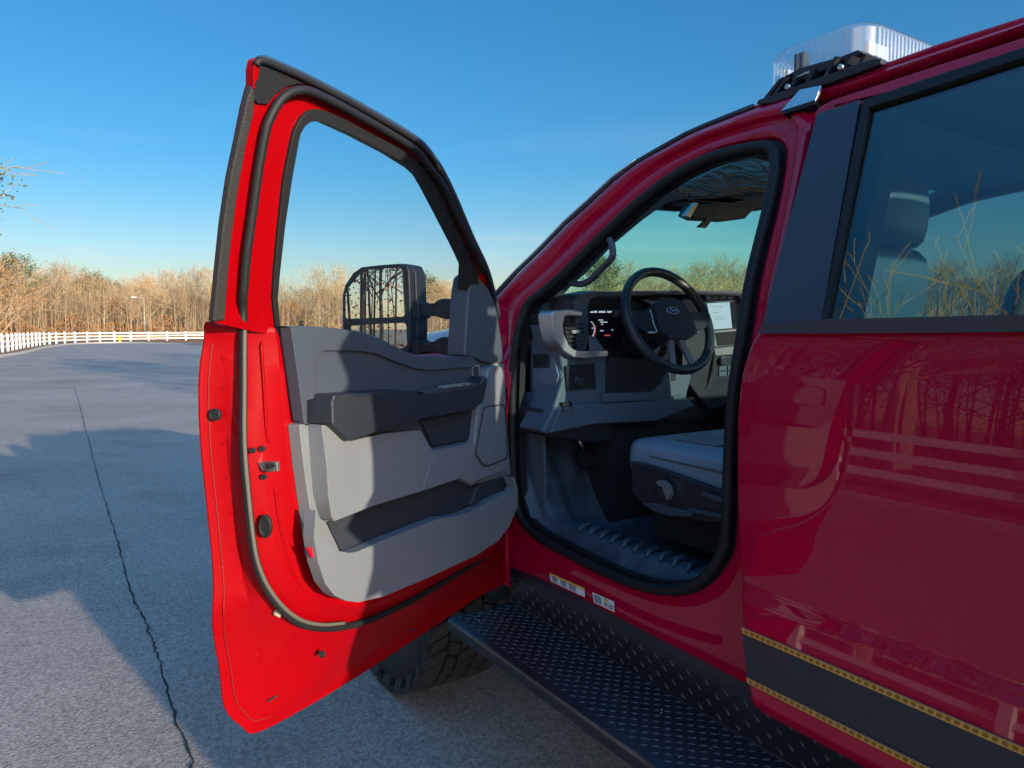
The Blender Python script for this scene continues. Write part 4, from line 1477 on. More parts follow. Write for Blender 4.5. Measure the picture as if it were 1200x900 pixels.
R25 = [(301, 382), (302, 405), (302, 450), (301, 520), (307, 590), (316, 648), (330, 683), (347, 705), (366, 717), (382, 723), (396, 724), (417, 722), (445, 713), (478, 699), (516, 680), (550, 662), (578, 648), (584, 600), (585, 500), (583, 424), (500, 432), (400, 420), (335, 400)]
R3 = [(322, 384), (325, 405), (330, 450), (338, 520), (342, 590), (350, 645), (361, 676), (374, 694), (388, 704), (402, 710), (415, 711), (430, 709), (455, 700), (485, 688), (520, 672), (552, 656), (578, 640), (582, 600), (583, 500), (582, 424), (500, 432), (400, 420), (335, 400)]
def dring(R_, w, n=4):
    return [dpt(x, y, w) for x, y in cr(R_, n)]
rings = [dring(R0, (0.0,)), dring(R1, (0.006,)), dring(R15, (0.032,)), dring(R2, 0.062), dring(R25, 0.080), dring(R3, 0.100)]
mb = MB().loft(rings, closed_ring=True)
# inner face and outer skin
def cap_ring(mb, ring, w_of=None):
    L = [((p - DF.O).dot(DF.U), (p - DF.O).dot(DF.V)) for p in ring]
    tris = tessellate_polygon([[Vector((a, b, 0)) for a, b in L]])
    mb.add(ring, [tuple(t) for t in tris])
cap_ring(mb, rings[-1])
# outer skin rows following the body profile
us = [(p - DF.O).dot(DF.U) for p in rings[0]]
back = [p - DN * 0.004 for p in rings[0]]
mb.loft([rings[0], back], closed_ring=True)
cap_ring(mb, back)
fdoor = mb.obj('front_door', JAMB, truck, smooth=True, merge=True, auto=28)

# --- window frame: it leans inwards above the belt like the side glass
lean = math.atan(SL)
WB = dprof(BELT)
DU = Frame(DF.pt(0, BELT, WB), DD, (DN * math.sin(lean) + Vector((0, 0, 1)) * math.cos(lean)), (DN * math.cos(lean) - Vector((0, 0, 1)) * math.sin(lean)))
SIL = [(250, 378), (253, 350), (257, 310), (262, 263), (270, 210), (280, 163), (287, 128), (291, 112), (296, 95), (300, 80), (307, 69), (335, 80), (363, 92), (407, 115), (453, 141), (487, 162), (503, 178), (517, 197), (533, 230), (553, 277), (570, 313), (579, 345), (586, 380), (590, 424), (590, 480), (318, 450), (312, 392)]
RUN = [(324, 386), (320, 350), (322, 317), (327, 263), (333, 210), (342, 165), (345, 153), (353, 138), (362, 130), (374, 128), (387, 132), (407, 141), (427, 152), (467, 173), (484, 183), (497, 193), (507, 205), (517, 222), (533, 257), (553, 300), (561, 320), (560, 380), (556, 462), (335, 432)]
GL = [(329, 384), (326, 350), (329, 317), (335, 263), (343, 210), (351, 165), (353, 157), (358, 148), (364, 143.5), (373, 142), (387, 147), (420, 162), (460, 183), (487, 200), (496, 208), (503, 220), (520, 253), (540, 293), (549, 313), (547, 345), (544, 455), (340, 426)]
FW = 0.075
fr_red = slab('window_frame', DU, SIL[:11] + SIL[11:], FW - .004, FW - 0.018, JAMB, fdoor, bevel=0.003, holes=[RUN])
slab('glass_run_channel', DU, RUN, FW + 0.003, FW - 0.03, RUBBER, fdoor, bevel=0.003, holes=[GL])
# black textured strip down the rear edge
slab('rear_edge_strip', DU, [(250, 378), (253, 350), (257, 310), (262, 263), (270, 210), (280, 163), (291, 112), (296, 100), (300, 106), (298, 133), (288, 177), (278, 235), (270, 300), (266, 350), (264, 376)], FW + 0.003, FW - 0.012, FELT, fdoor, bevel=0.004)
# black corner cover and top edge moulding
slab('corner_cover', DU, [(299, 84), (307, 70), (322, 76), (345, 86), (366, 94), (372, 99), (350, 98), (338, 101), (325, 109), (314, 122), (302, 121), (298, 116), (299, 108), (297, 100)], FW + 0.002, FW - 0.014, RUBBER, fdoor, bevel=0.003)
slab('corner_tip', DU, [(300, 72), (306, 69), (303, 92), (299, 99), (301, 106), (297, 104), (297, 84)], FW + 0.004, FW - 0.016, JAMB, fdoor, bevel=0.002)
top = [(300, 76), (307, 71), (335, 82), (363, 95), (407, 118), (453, 144), (487, 165), (501, 179), (515, 199), (531, 231), (551, 278), (568, 314), (577, 345), (583, 375)]
MB().tube([DU.P(x, y, FW + .004) for x, y in cr(top, 4, closed=False)], 0.0060, 8).obj('top_edge_moulding', RUBBER, fdoor, smooth=True)
MB().tube([DU.P(x + 1.5, y - 1.5, FW - .012) for x, y in cr(top, 4, closed=False)], 0.007, 8).obj('outer_drip_lip', TRIMBLK, fdoor, smooth=True)
# door glass
g = MB().prism([DU.px(x, y, FW - .02) for x, y in RUN], DU, FW - .02, FW - .025)
g.obj('door_glass', SIDEGLASS, fdoor)

# --- continuous weatherstrip round the door
SEALU = [(566, 318), (557, 296), (537, 256), (520, 219), (503, 196), (487, 176), (453, 154), (407, 128), (380, 114), (360, 106), (344, 107), (330, 116), (318, 135), (311, 155), (303, 200), (296, 250), (289, 300), (285, 350)]
pts = [DU.P(x, y, FW + 0.012) for x, y in cr(SEALU, 4, closed=False)]
pts += [dpt(x, y, 0.078) for x, y in cr([(285, 383), (285, 405), (285, 450), (285, 520), (290, 583), (297, 643), (305, 673), (317, 697), (333, 717), (353, 731), (377, 736), (407, 734), (437, 725), (470, 710), (503, 692), (537, 672), (570, 652)], 4, closed=False)]
seal = MB().tube(pts, 0.0080, 10).obj('door_seal', RUBBER, fdoor, smooth=True)
SEALG = mat('dusty_seal_lip', (0.10, 0.09, 0.075), rough=0.7, bump=0.3, scale=300)
low = [dpt(x, y, 0.086) for x, y in cr([(290, 300), (287.5, 350), (286.5, 405), (286.5, 450), (286.5, 520), (291.5, 583), (298.5, 643), (307, 673), (319, 695), (335, 714), (354, 727), (378, 732), (404, 730)], 4, closed=False)]
MB().tube(low, 0.0042, 8).obj('seal_lip', SEALG, seal, smooth=True)

# pressed creases, seam sealer and spot welds of the painted shell
SEALER = mat('painted_seam_sealer', (0.22, 0.0005, 0.003), rough=0.6, bump=1.0, scale=120)
MB().tube([dpt(x, y, (0.009,)) for x, y in cr([(249, 402), (244.5, 450), (246.5, 520), (253.5, 590), (259.5, 650), (262.5, 690), (262.5, 735), (270.5, 785), (276, 818), (286, 834), (303, 844), (350, 823), (420, 779), (500, 727), (556, 688)], 5, closed=False)], 0.0018, 6).obj('seam_sealer', SEALER, fdoor, smooth=True)
MB().tube([DF.P(x, y, 0.087) for x, y in cr([(306, 400), (309, 450), (312, 500), (315, 520)], 5, closed=False)], [0.001] + [0.0032] * 14 + [0.001], 8).obj('pressed_rib', JAMB, fdoor, smooth=True)
MB().tube([DF.P(x, y, 0.090) for x, y in cr([(322, 570), (327, 610), (337, 655), (352, 686), (372, 703)], 5, closed=False)], [0.001] + [0.0032] * 19 + [0.001], 8).obj('pressed_rib', JAMB, fdoor, smooth=True)
MB().tube([dpt(x, y, (0.026,)) for x, y in cr([(300, 765), (318, 790), (345, 797), (395, 776), (450, 740), (500, 706)], 5, closed=False)], [0.001] + [0.0035] * 24 + [0.001], 8).obj('pressed_rib', JAMB, fdoor, smooth=True)
for (x, y) in ((262, 420), (261, 455), (262, 520), (266, 560), (271, 600), (277, 640), (284, 680), (294, 720)):
    p_ = dpt(x, y, (0.030,))
    MB().lathe([(0.0042, -.002), (0.0042, 0.0006), (0.003, 0.0), (0.0003, 0.0)], p_, DN * .4 + DD * .9, 12).obj('spot_weld', JAMB, fdoor, smooth=True)
# --- shut-face hardware
SF = lambda x, y, w: DF.P(x, y, w)
def disc(name, px, py, w, r, m, parent, axis=None, ring=True, sq=1.0):
    A = (axis or (DN * 0.35 + DD * 0.93)).normalized()
    p = SF(px, py, w)
    mb = MB()
    mb.lathe([(r, -0.004), (r, 0.002), (r * 0.82, 0.0035), (r * 0.7, 0.001), (0.0005, 0.001)], p, A, 20)
    if sq != 1.0:
        mb.v = [tuple(Vector((v[0], v[1], p.z + (v[2] - p.z) * sq))) for v in mb.v]
    return mb.obj(name, m, parent, smooth=True, auto=40)
disc('rubber_bumper', 252, 486, 0.024, 0.012, RUBBER, fdoor)
for (x, y, w_, r_) in ((296, 528, 0.088, 0.0055), (307, 526, 0.092, 0.0055), (309, 559, 0.092, 0.0055), (257, 384, 0.03, 0.005), (377, 767, 0.055, 0.0075)):
    disc('screw', x, y, w_, r_, BACKING, fdoor)
disc('screw', 482, 738, 0.045, 0.004, BACKING, fdoor, axis=DN)
disc('grommet', 311, 617, 0.096, 0.0135, RUBBER, fdoor, sq=1.7)
# latch
lt = MB()
LFR = Frame(SF(313, 547, 0.104), (DD.cross(Vector((0, 0, 1)))) * -1, (0, 0, 1), (DN * 0.35 + DD * 0.93))
slab('latch', LFR, [(296, 543), (310, 541), (329, 540), (330, 551), (318, 553), (304, 552)], 0.003, -0.008, STEEL, fdoor, bevel=0.001)
slab('latch_slot', LFR, [(310, 544), (322, 542), (326, 546), (316, 549), (311, 548)], 0.0045, -0.004, BACKING, fdoor, bevel=0)
# tan drain plug by the seal, slots at the bottom
MB().tube([SF(322, 717, 0.050), SF(330, 720, 0.062)], 0.0075, 10).obj('drain_plug', mat('tan_plug', (0.45, 0.36, 0.24), rough=0.6), fdoor, smooth=True)
mb = MB()
mb.add([dpt(x, y, (0.016,)) + DN * .008 for x, y in ((310, 820), (322, 813), (325, 811), (324, 814), (311, 822))], [(0, 1, 2, 3, 4)])
mb.obj('drain_slot', BACKING, fdoor)

# --- sail panel and trim
slab('sail_panel', DF, [(545, 417), (549, 345), (552, 325), (556, 321), (562, 324), (566, 330), (573, 338), (579, 351), (584, 370), (588, 395), (591, 424), (570, 426)], 0.140, 0.08, CHARCOAL, fdoor, bevel=0.010)
slab('sail_outer', DF, [(546, 420), (547, 345), (551, 325), (558, 318), (565, 328), (572, 342), (580, 370), (584, 424)], 0.06, 0.0, BLKPLASTIC, fdoor, bevel=0.01)
SPKM, spkn, spkl, spkb = base_mat('perforated_grille')
spkv = spkn.new('ShaderNodeTexVoronoi')
spkv.inputs['Scale'].default_value = 230
spkv.inputs['Randomness'].default_value = 0.0
spkt = spkn.new('ShaderNodeTexCoord')
spkl.new(spkt.outputs['Object'], spkv.inputs['Vector'])
spkr = spkn.new('ShaderNodeValToRGB')
spkr.color_ramp.elements[0].position = 0.25
spkr.color_ramp.elements[0].color = (0.02, 0.025, 0.03, 1)
spkr.color_ramp.elements[1].position = 0.42
spkr.color_ramp.elements[1].color = (0.15, 0.165, 0.18, 1)
spkl.new(spkv.outputs['Distance'], spkr.inputs[0])
spkl.new(spkr.outputs[0], spkb.inputs['Base Color'])
spkb.inputs['Roughness'].default_value = 0.6
panel = slab('door_trim_panel', DF, [(326, 384, 15), (334, 382), (362, 382), (395, 385), (415, 387.5), (430, 390.5), (445, 396), (460, 404), (475, 412), (490, 416.5), (520, 418), (552, 417), (566, 421), (577, 430), (575, 445), (566, 462), (560, 520), (500, 530), (395, 530), (372, 500), (343, 497, 14), (334, 440, 15)], 0.130, 0.10, CHARCOAL, fdoor, bevel=0.008, seg=4)
MB().tube([DF.P(x, y, .1318) for x, y in cr([(358, 497.5), (393, 498), (410, 517.5)], 3, closed=False)], 0.0018, 5).obj('parting_line', BACKING, panel)
slab('panel_ledge', DF, [(341, 384), (362, 383), (395, 386), (415, 388.5), (430, 391.5), (445, 397), (460, 405), (475, 413), (490, 417.5), (520, 419), (552, 418), (560, 424), (556, 430), (505, 434), (487, 432), (462, 423), (440, 414), (415, 411), (382, 411), (373, 414), (369, 422), (371, 466), (358, 470), (357, 494), (356, 494), (349, 440)], 0.139, 0.11, CHARCOAL, panel, bevel=0.007, seg=4)
slab('armrest', DF, [(357, 470, 32), (361, 467, 30), (391, 463), (420, 461), (473, 457), (484, 458), (494, 463), (497, 476), (496, 491), (450, 504), (410, 517), (400, 507), (391, 499), (357, 495, 33, 1)], 0.190, 0.125, BLKPLASTIC, panel, bevel=0.012, seg=5)
slab('switch_pod', DF, [(492, 462), (530, 456), (562, 450), (569, 440), (573, 445), (567, 472), (553, 482), (498, 492), (495, 478)], 0.174, 0.12, BLKPLASTIC, panel, bevel=0.007, seg=4)
sw = slab('switch_plate', DF, [(494, 459), (510, 456), (545, 451), (556, 449), (562, 452), (552, 456), (500, 463)], 0.176, 0.15, TRIMBLK, panel, bevel=0.002)
mb = MB()
for i in range(4):
    x = 520 + i * 8.5
    a, b = DF.px(x, 455.5 - i * 1.2, .178), DF.px(x + 5.5, 452.8 - i * 1.2, .178)
    m_ = MB().fbox(DF, b[0], a[0], min(a[1], b[1]), max(a[1], b[1]) + .002, .16, .180)
    m_.obj('window_switch', SILVER, panel, bevel=.001)
slab('lock_switch', DF, [(554, 430), (558, 427.5), (562, 428), (562, 441), (558, 443), (555, 441)], 0.134, 0.12, SILVER, panel, bevel=0.001)
slab('lock_rocker', DF, [(555.5, 431), (558, 429.5), (561, 430), (561, 440), (558, 441.5), (556, 440)], 0.136, 0.12, BLKPLASTIC, panel, bevel=0.0008)
# pale lower trim
lowt = slab('lower_trim', DF, [(337, 499, 14), (352, 497), (393, 497), (410, 516), (450, 506), (493, 503), (508, 524), (530, 520), (553, 516), (560, 490), (567, 455), (572, 428), (577, 424), (591, 426), (593, 480), (597, 535), (599, 560), (603, 580), (602, 605), (585, 634), (558, 650), (500, 677), (450, 697), (420, 703), (402, 703), (387, 698, 4, -3), (370, 680, 9, -4), (357, 650, 13, -3), (350, 600, 14), (342, 545, 14)], 0.130, 0.10, GREYTRIM, fdoor, bevel=0.008, seg=4)
slab('map_pocket_back', DF, [(384, 612), (440, 590), (535, 563), (553, 570), (600, 556), (604, 582), (570, 602), (500, 626), (430, 655), (404, 654)], 0.136, 0.11, POCKETBLK, lowt, bevel=0.002)
slab('armrest_support', DF, [(361, 499, 16, 0), (378, 498), (394, 499), (410, 517), (450, 508), (493, 504), (503, 522), (508, 528), (552, 519), (559, 523), (550, 545), (536, 562), (500, 574), (440, 592), (392, 611), (373, 603, 15, 2), (367, 580, 18, 0), (364, 545, 19, 0)], 0.168, 0.130, GREYTRIM, lowt, bevel=0.010, seg=5)
slab('support_step', DF, [(510, 529), (552, 520), (558, 524), (549, 546), (537, 561), (504, 572), (496, 574), (503, 548)], 0.171, 0.15, GREYTRIM, lowt, bevel=0.003, seg=3)
slab('pull_cup', DF, [(494, 492), (552, 482), (563, 476), (560, 495), (553, 515), (508, 523)], 0.140, 0.11, POCKETBLK, lowt, bevel=0.003)
slab('speaker_surround', DF, [(560, 478), (567, 455), (573, 432), (579, 428), (589, 430), (592, 440), (593, 480), (597, 530), (598, 545), (592, 552), (566, 562), (553, 569), (544, 564), (536, 561), (550, 545), (556, 518)], 0.158, 0.12, GREYTRIM, lowt, bevel=0.008, seg=4)
spk = MB().tube([DF.P(x, y, .1612) for x, y in [(567, 478), (573, 476), (589, 474), (592, 478), (595, 532), (592.5, 538), (572, 546), (566, 545), (558, 533), (558, 529)]], 0.0016, 5, closed=True).obj('speaker_gap', BACKING, lowt)
slab('speaker_grille', DF, [(568, 479), (573, 477), (589, 475), (591, 478), (594, 532), (592, 537), (572, 545), (567, 544), (559, 533), (559, 529)], 0.1605, 0.15, SPKM, lowt, bevel=0.001)
# pocket: low wall standing off the door, with a thin rounded lip
wall = [(370, 598), (376, 622), (386, 637), (398, 646), (410, 648), (420, 646), (450, 633), (500, 613), (516, 607), (530, 606), (545, 602), (562, 594), (590, 580), (601, 576), (604, 571), (600, 560), (603, 559), (607, 575), (606.5, 595), (597, 617), (582, 635), (558, 651), (500, 678), (450, 699), (420, 706), (405, 704), (392, 698), (381, 684), (373, 660), (368, 630)]
slab('pocket_wall', DF, wall, 0.172, 0.142, GREYTRIM, lowt, bevel=0.010, seg=4)
slab('cup_divider', DF, [(560, 570), (566, 567), (562, 590), (575, 588), (578, 594), (556, 602), (552, 590)], 0.155, 0.13, POCKETBLK, lowt, bevel=0.006)
slab('door_reflector', DF, [(360, 642), (369, 641), (375, 645), (378, 653), (366, 654)], 0.162, 0.156, REFLECTOR, lowt, bevel=0.0008)
MB().tube([DF.P(353.5, 384, 0.125), DF.P(353.5, 376, 0.125)], [0.0045, 0.0035], 10).obj('lock_pin', RUBBER, panel, smooth=True)

# ================================================================ TOW MIRROR
MO = Vector((-0.29, 2.55, 0))
MF = Frame(MO, DN, (0, 0, 1), DD)              # glass faces along DD
MIRBLK = mat('mirror_housing_black', (0.010, 0.013, 0.018), rough=0.5, bump=0.2, scale=600, spec=0.35)
mir = slab('tow_mirror', MF, [(401, 345), (404, 334), (413, 320), (423, 313), (445, 310.5), (466, 309), (476, 311), (479, 318), (480, 350), (481, 380), (480.5, 408), (477, 414), (408, 414), (402, 410), (401, 380)], 0.0, -0.10, MIRBLK, truck, bevel=0.012, seg=4, lw=0.0)
slab('mirror_shell', MF, [(425, 313), (445, 309.5), (466, 308), (476, 310), (481, 320), (482, 350), (483, 380), (483, 408), (477, 413), (440, 413), (430, 380)], -0.03, -0.095, MIRBLK, mir, bevel=0.02, seg=5, lw=0.0)
slab('upper_mirror_glass', MF, [(405, 371), (405, 345), (408, 338), (415, 329), (424, 319), (430, 316.5), (450, 314.5), (469, 314), (471, 317), (472.5, 345), (474, 369), (472, 371), (440, 372.5), (407, 373.5)], 0.0025, -0.002, MIRROR, mir, bevel=0)
slab('lower_mirror_glass', MF, [(410, 382), (440, 380), (474, 378), (476, 381), (477, 403), (474, 408), (450, 410), (413, 411), (409, 408)], 0.0025, -0.002, MIRROR, mir, bevel=0)
for (ya, yb, nm) in ((353, 371, 'upper_arm'), (398, 413, 'lower_arm')):
    def arm(px, w1, w0, bv=.006):
        return slab(nm, MF, px, w1, w0, MIRBLK, mir, bevel=bv)
    arm([(490, ya + 3), (512, ya + 2), (512, yb - 1), (490, yb)], -0.02, -0.07)
    arm([(508, ya + 1), (516, ya - 3), (560, ya - 4), (560, yb + 3), (520, yb + 3), (508, yb - 1)], -0.01, -0.085, .008)
    arm([(482, ya), (490, ya + 1), (491, yb + 2), (482, yb + 3)], -0.012, -0.085, .005)
# ================================================================ INTERIOR
# left A-pillar trim, seen between seal and windshield, and its grab handle
def pil(p, dx): return Vector((ap(p.z) + dx, p.y, p.z))
inner2 = inset_loop(0.05)
aps = [on_side(x, y, 0.02, apf) for x, y in ((628, 372), (632, 362), (645, 348), (668, 326), (700, 296), (735, 264), (765, 238), (790, 222))]
apg = [on_side(x, y, 0.06, apf) for x, y in ((640, 376), (646, 352), (660, 336), (682, 316), (712, 284), (745, 256), (772, 236), (795, 226))]
MB().loft([[a, a.lerp(b, .5) + Vector((-.008, 0, 0)), b, b + Vector((.05, .03, 0))] for a, b in zip(aps, apg)]).obj('pillar_trim', GREYPANEL, truck, smooth=True)
GH = Frame((0.13, 0, 0), (0, -1, 0), (0, 0, 1), (-1, 0, 0))
gpx = [(664, 325), (669, 331), (681, 333), (692, 328), (702, 318), (714, 306), (718, 299), (717, 287), (714, 280)]
MB().tube([GH.P(x, y) for x, y in cr(gpx, 4, closed=False)], 0.0105, 10).obj('grab_handle', CHARCOAL, truck, smooth=True)

DSH = Frame((0, 1.93, 0), (1, 0, 0), (0, 0, 1), (0, -1, 0))
def dpx(x, y, w=0.0):
    return DSH.px(x, y, w)
xL = dpx(660, 380)[0]
ztop_d = DSH.P(740, 343).z
print('DASH', xL, ztop_d, DSH.P(740, 343))
# dash pad: section swept across the cabin
dash = MB()
sec = [(2.34, 1.52), (2.26, ztop_d - .03), (2.12, ztop_d - .004), (1.98, ztop_d + .004), (1.925, ztop_d), (1.915, ztop_d - .012), (1.93, ztop_d - .022), (2.02, ztop_d - .03), (2.04, 1.30), (1.97, 1.26), (2.02, 1.16), (2.30, 1.10)]
xs = [(xL + .035, -0.05), (xL + .07, -0.018), (xL + .12, 0), (0.6, 0), (1.2, 0), (1.66, 0), (1.78, -0.012), (1.86, -0.04)]
dash.loft([[Vector((x, y, z + (dz if z > 1.5 else 0))) for y, z in sec] for x, dz in xs], closed_ring=True, cap=True)
dobj = dash.obj('dashboard', BLKPLASTIC, truck, smooth=True, auto=35)
# dash end cap facing the door opening
EC = Frame((0.105, 0, 0), (0, -1, 0), (0, 0, 1), (-1, 0, 0))
slab('dash_end_cap', EC, [(621, 377), (640, 378), (648, 384), (652, 412), (658, 440), (655, 460), (643, 500), (636, 507), (622, 508), (620, 433)], 0.0, -0.06, GREYPANEL, dobj, bevel=0.008, lw=0.0)
slab('end_cap_panel', EC, [(622, 386), (640, 386), (645, 395), (649, 418), (654, 440), (650, 460), (638, 497), (632, 503), (625, 500)], 0.006, -0.02, mat('blue_grey_plastic', (0.12, 0.16, 0.21), rough=0.5, bump=.2, scale=900), dobj, bevel=0.004, lw=0.006)
gv = slab('defrost_vent', EC, [(624, 415), (642, 415), (644, 431), (625, 431)], 0.009, -0.01, BACKING, dobj, bevel=0.001)
mb = MB()
for i in range(7):
    x = 626 + i * 2.5
    mb.prism([EC.px(a, b, .012) for a, b in ((x, 416), (x + 1, 416), (x + 2, 430), (x + 1, 430))], EC, .012, .004)
mb.obj('vent_fins', BLKPLASTIC, gv)
# upper left dash corner
slab('dash_corner', DSH, [(628, 372), (634, 362), (644, 356), (660, 360), (664, 382), (650, 385), (630, 380)], -0.10, -0.2, BLKPLASTIC, dobj, bevel=0.01)
# lower dash
slab('lower_dash', DSH, [(648, 380), (700, 395), (712, 412), (712, 460), (764, 460), (775, 440), (790, 425), (812, 440), (800, 485), (770, 494), (700, 497), (640, 509), (634, 506), (648, 480), (660, 440), (655, 410)], 0.02, -0.12, GREYPANEL, dobj, bevel=0.010, lw=.02)
slab('knee_cubby', DSH, [(712, 418), (790, 425), (776, 445), (766, 462), (711, 462)], 0.028, -0.05, BACKING, dobj, bevel=0.003, lw=.028)
slab('knee_ledge', DSH, [(708, 461), (764, 459), (778, 446), (782, 450), (764, 468), (708, 472)], 0.038, 0.0, GREYPANEL, dobj, bevel=0.005, lw=.038)
slab('under_dash', DSH, [(636, 480), (700, 478), (800, 470), (860, 440), (870, 470), (860, 500), (790, 500), (700, 520), (640, 512)], -0.02, -0.30, BLKPLASTIC, dobj, bevel=0.01)
slab('lower_kick_panel', DSH, [(655, 480), (660, 474), (765, 470), (800, 462), (815, 475), (770, 494), (700, 497), (645, 508)], 0.03, -0.05, GREYPANEL, dobj, bevel=0.006, lw=.03)
sp = slab('light_switch_panel', DSH, [(663, 429), (697, 425.5), (699, 455), (665, 457)], 0.030, 0.0, BACKING, dobj, bevel=0.002, lw=.03)
p = DSH.P(677, 446, .032)
MB().lathe([(0.017, 0), (0.017, .010), (.013, .016), (0.0005, .016)], p, (0, -1, 0), 24).obj('light_knob', BLKPLASTIC, sp, smooth=True, auto=40)
MB().lathe([(0.0175, 0.008), (0.0185, .009), (.0175, .0105)], p, (0, -1, 0), 24).obj('knob_ring', SILVER, sp, smooth=True)
slab('hood_release', DSH, [(659, 472), (671, 471), (670.5, 480), (660, 481)], 0.036, 0.0, BACKING, dobj, bevel=0.001, lw=.036)
slab('release_lever', DSH, [(661, 478), (670, 477), (669, 480), (661, 481.5)], 0.045, 0.02, GREYPANEL, dobj, bevel=0.001, lw=.045)
# left vent with silver surround
slab('vent_housing', DSH, [(650, 367), (684, 364), (690, 380), (692, 412), (670, 416), (655, 395)], 0.02, -0.15, BLKPLASTIC, dobj, bevel=0.004, lw=.02)
vn = slab('air_vent', DSH, [(660, 376), (684, 376), (688, 407), (670, 409), (664, 398)], 0.026, -0.03, BACKING, dobj, bevel=0.001, lw=.026)
for i in range(6):
    y = 379 + i * 5
    slab('vane', DSH, [(662 + i * .6, y), (684.5 + i * .5, y - .5), (684.7 + i * .5, y + 1.0), (662.3 + i * .6, y + 1.6)], 0.034, 0.01, BLKPLASTIC, vn, bevel=0.0006, lw=.034)
slab('vane_tab', DSH, [(670, 387), (679, 386.5), (679.5, 390.5), (671, 391)], 0.042, 0.02, SILVER, vn, bevel=0.001, lw=.042)
sil = [(646, 368), (650, 364), (668, 362.5), (682, 364.5), (683.5, 371), (668, 370.5), (662, 372), (660, 380), (662, 393), (667, 404), (674, 410), (684, 411.5), (713, 411), (713, 418), (684, 420.5), (672, 419), (660, 411), (651, 398), (647, 382)]
slab('silver_vent_surround', DSH, sil, 0.055, -0.02, SILVER, dobj, bevel=0.007, seg=4, lw=.055)
# instrument binnacle
bz = slab('instrument_hood', DSH, [(673, 352), (678, 346), (690, 342.5), (729, 341), (801, 340.5), (862, 340.5), (872, 343), (877, 350), (880, 372), (880, 402), (874, 402), (872, 358), (866, 347), (800, 345.5), (729, 346.5), (700, 347), (692, 350), (689.5, 358), (690, 400), (686, 410), (677, 410), (674, 370)], 0.03, -0.10, CHARCOAL, dobj, bevel=0.006, seg=4, lw=.03)
cl = slab('instrument_cluster', DSH, [(689, 347), (800, 345), (806, 352), (800, 415), (760, 430), (693, 412)], -0.035, -0.06, mat('cluster_screen', (0.008, 0.01, 0.016), rough=0.5, spec=0.15), dobj, bevel=0, lw=-.035)
slab('cluster_bezel', DSH, [(752, 351), (790, 350), (784, 362), (770, 366), (762, 356)], -0.01, -0.03, GREYPANEL, dobj, bevel=0.002, lw=-.01)
LITW = emit_mat('lit_white_marks', (0.7, 0.85, 1.0), 0.35)
LITR = emit_mat('lit_red_marks', (1.0, 0.12, 0.15), 0.25)
rr_ = random.Random(3)
for i in range(4):
    x0 = 692 + i * 10
    pl = [(x0, 366.4)]
    for k in range(7):
        pl += [(x0 + k * 1.1 + .5, 366 - rr_.uniform(.4, 2.4)), (x0 + k * 1.1 + 1.0, 365.6 - rr_.uniform(0, .3))]
    pl += [(x0 + 8.2, 366.4)]
    MB().prism([dpx(a, b, -.03) for a, b in pl], DSH, -.031, -.033).obj('display_mark', LITW, cl)
for (x0, y0, w_, h_) in ((702, 374.5, 5, 1), (704, 377, 8, 1), (705, 379.5, 2, 1), (704, 387, 3.5, 1), (717.5, 386, 1.2, 1.2), (694, 384, 1.5, 1), (694, 393.5, 1.5, 1)):
    MB().prism([dpx(a, b, -.03) for a, b in ((x0, y0), (x0 + w_, y0), (x0 + w_, y0 + h_), (x0, y0 + h_))], DSH, -.031, -.033).obj('display_mark', LITW, cl)
MB().tube([DSH.P(692 + 4.5 * math.cos(R(a)), 386 + 9 * math.sin(R(a)), -.03) for a in range(-90, 70, 10)], 0.0012, 5).obj('gauge_arc', LITW, cl)
MB().tube([DSH.P(693 + 5 * math.cos(R(a)), 386 + 10 * math.sin(R(a)), -.029) for a in range(-30, 75, 10)], 0.0014, 5).obj('redline_arc', LITR, cl)
MB().prism([dpx(a, b, -.03) for a, b in ((709, 392.4), (715, 392.2), (715, 393.6), (709, 393.8))], DSH, -.031, -.033).obj('display_mark', LITR, cl)
# centre stack
cs = slab('centre_stack', DSH, [(800, 343), (866, 343), (874, 350), (882, 440), (868, 470), (830, 480), (800, 440)], 0.005, -0.12, BLKPLASTIC, dobj, bevel=0.006, lw=.005)
slab('button_row', DSH, [(824, 346.5), (862, 345), (865, 350.5), (828, 352.5)], 0.016, -0.02, BLKPLASTIC, cs, bevel=0.001, lw=.016)
for i in range(4):
    x = 827 + i * 8.5
    slab('toggle', DSH, [(x, 347.5), (x + 6.5, 347), (x + 7, 350), (x + .5, 350.8)], 0.022, 0.0, GREYPANEL, cs, bevel=0.001, lw=.022)
slab('silver_frame', DSH, [(826, 353.5), (870, 351), (875, 403), (838, 407), (834, 390)], 0.012, -0.01, SILVER, cs, bevel=0.003, lw=.012)
slab('screen_bezel', DSH, [(828, 354.5), (866, 352.8), (869, 385), (834, 388)], 0.016, 0.0, BLKPLASTIC, cs, bevel=0.001, lw=.016)
scr = slab('touch_screen', DSH, [(829, 355.5), (855, 354), (858, 384.5), (836, 386)], 0.019, 0.0, emit_mat('screen_page', (0.36, 0.56, 0.58), 0.5), cs, bevel=0, lw=.019)
mb = MB()
for (x, y, w_) in ((835, 359, 12), (836, 366, 6), (837, 371, 8), (838, 373.5, 12), (851, 356, 1.5)):
    mb.prism([dpx(a, b, .0205) for a, b in ((x, y), (x + w_, y - .4), (x + w_, y + .3), (x, y + .7))], DSH, .0205, .0195)
mb.obj('screen_lines', emit_mat('screen_text_lines', (0.16, 0.26, 0.30), 0.5), scr)
slab('storage_slot', DSH, [(839, 390), (864, 387.5), (867, 403), (842, 405.5)], 0.016, 0.0, BACKING, cs, bevel=0.001, lw=.016)
slab('right_vent', DSH, [(869, 352), (877, 352), (879, 383), (872.5, 384)], 0.018, 0.0, BACKING, cs, bevel=0.001, lw=.018)
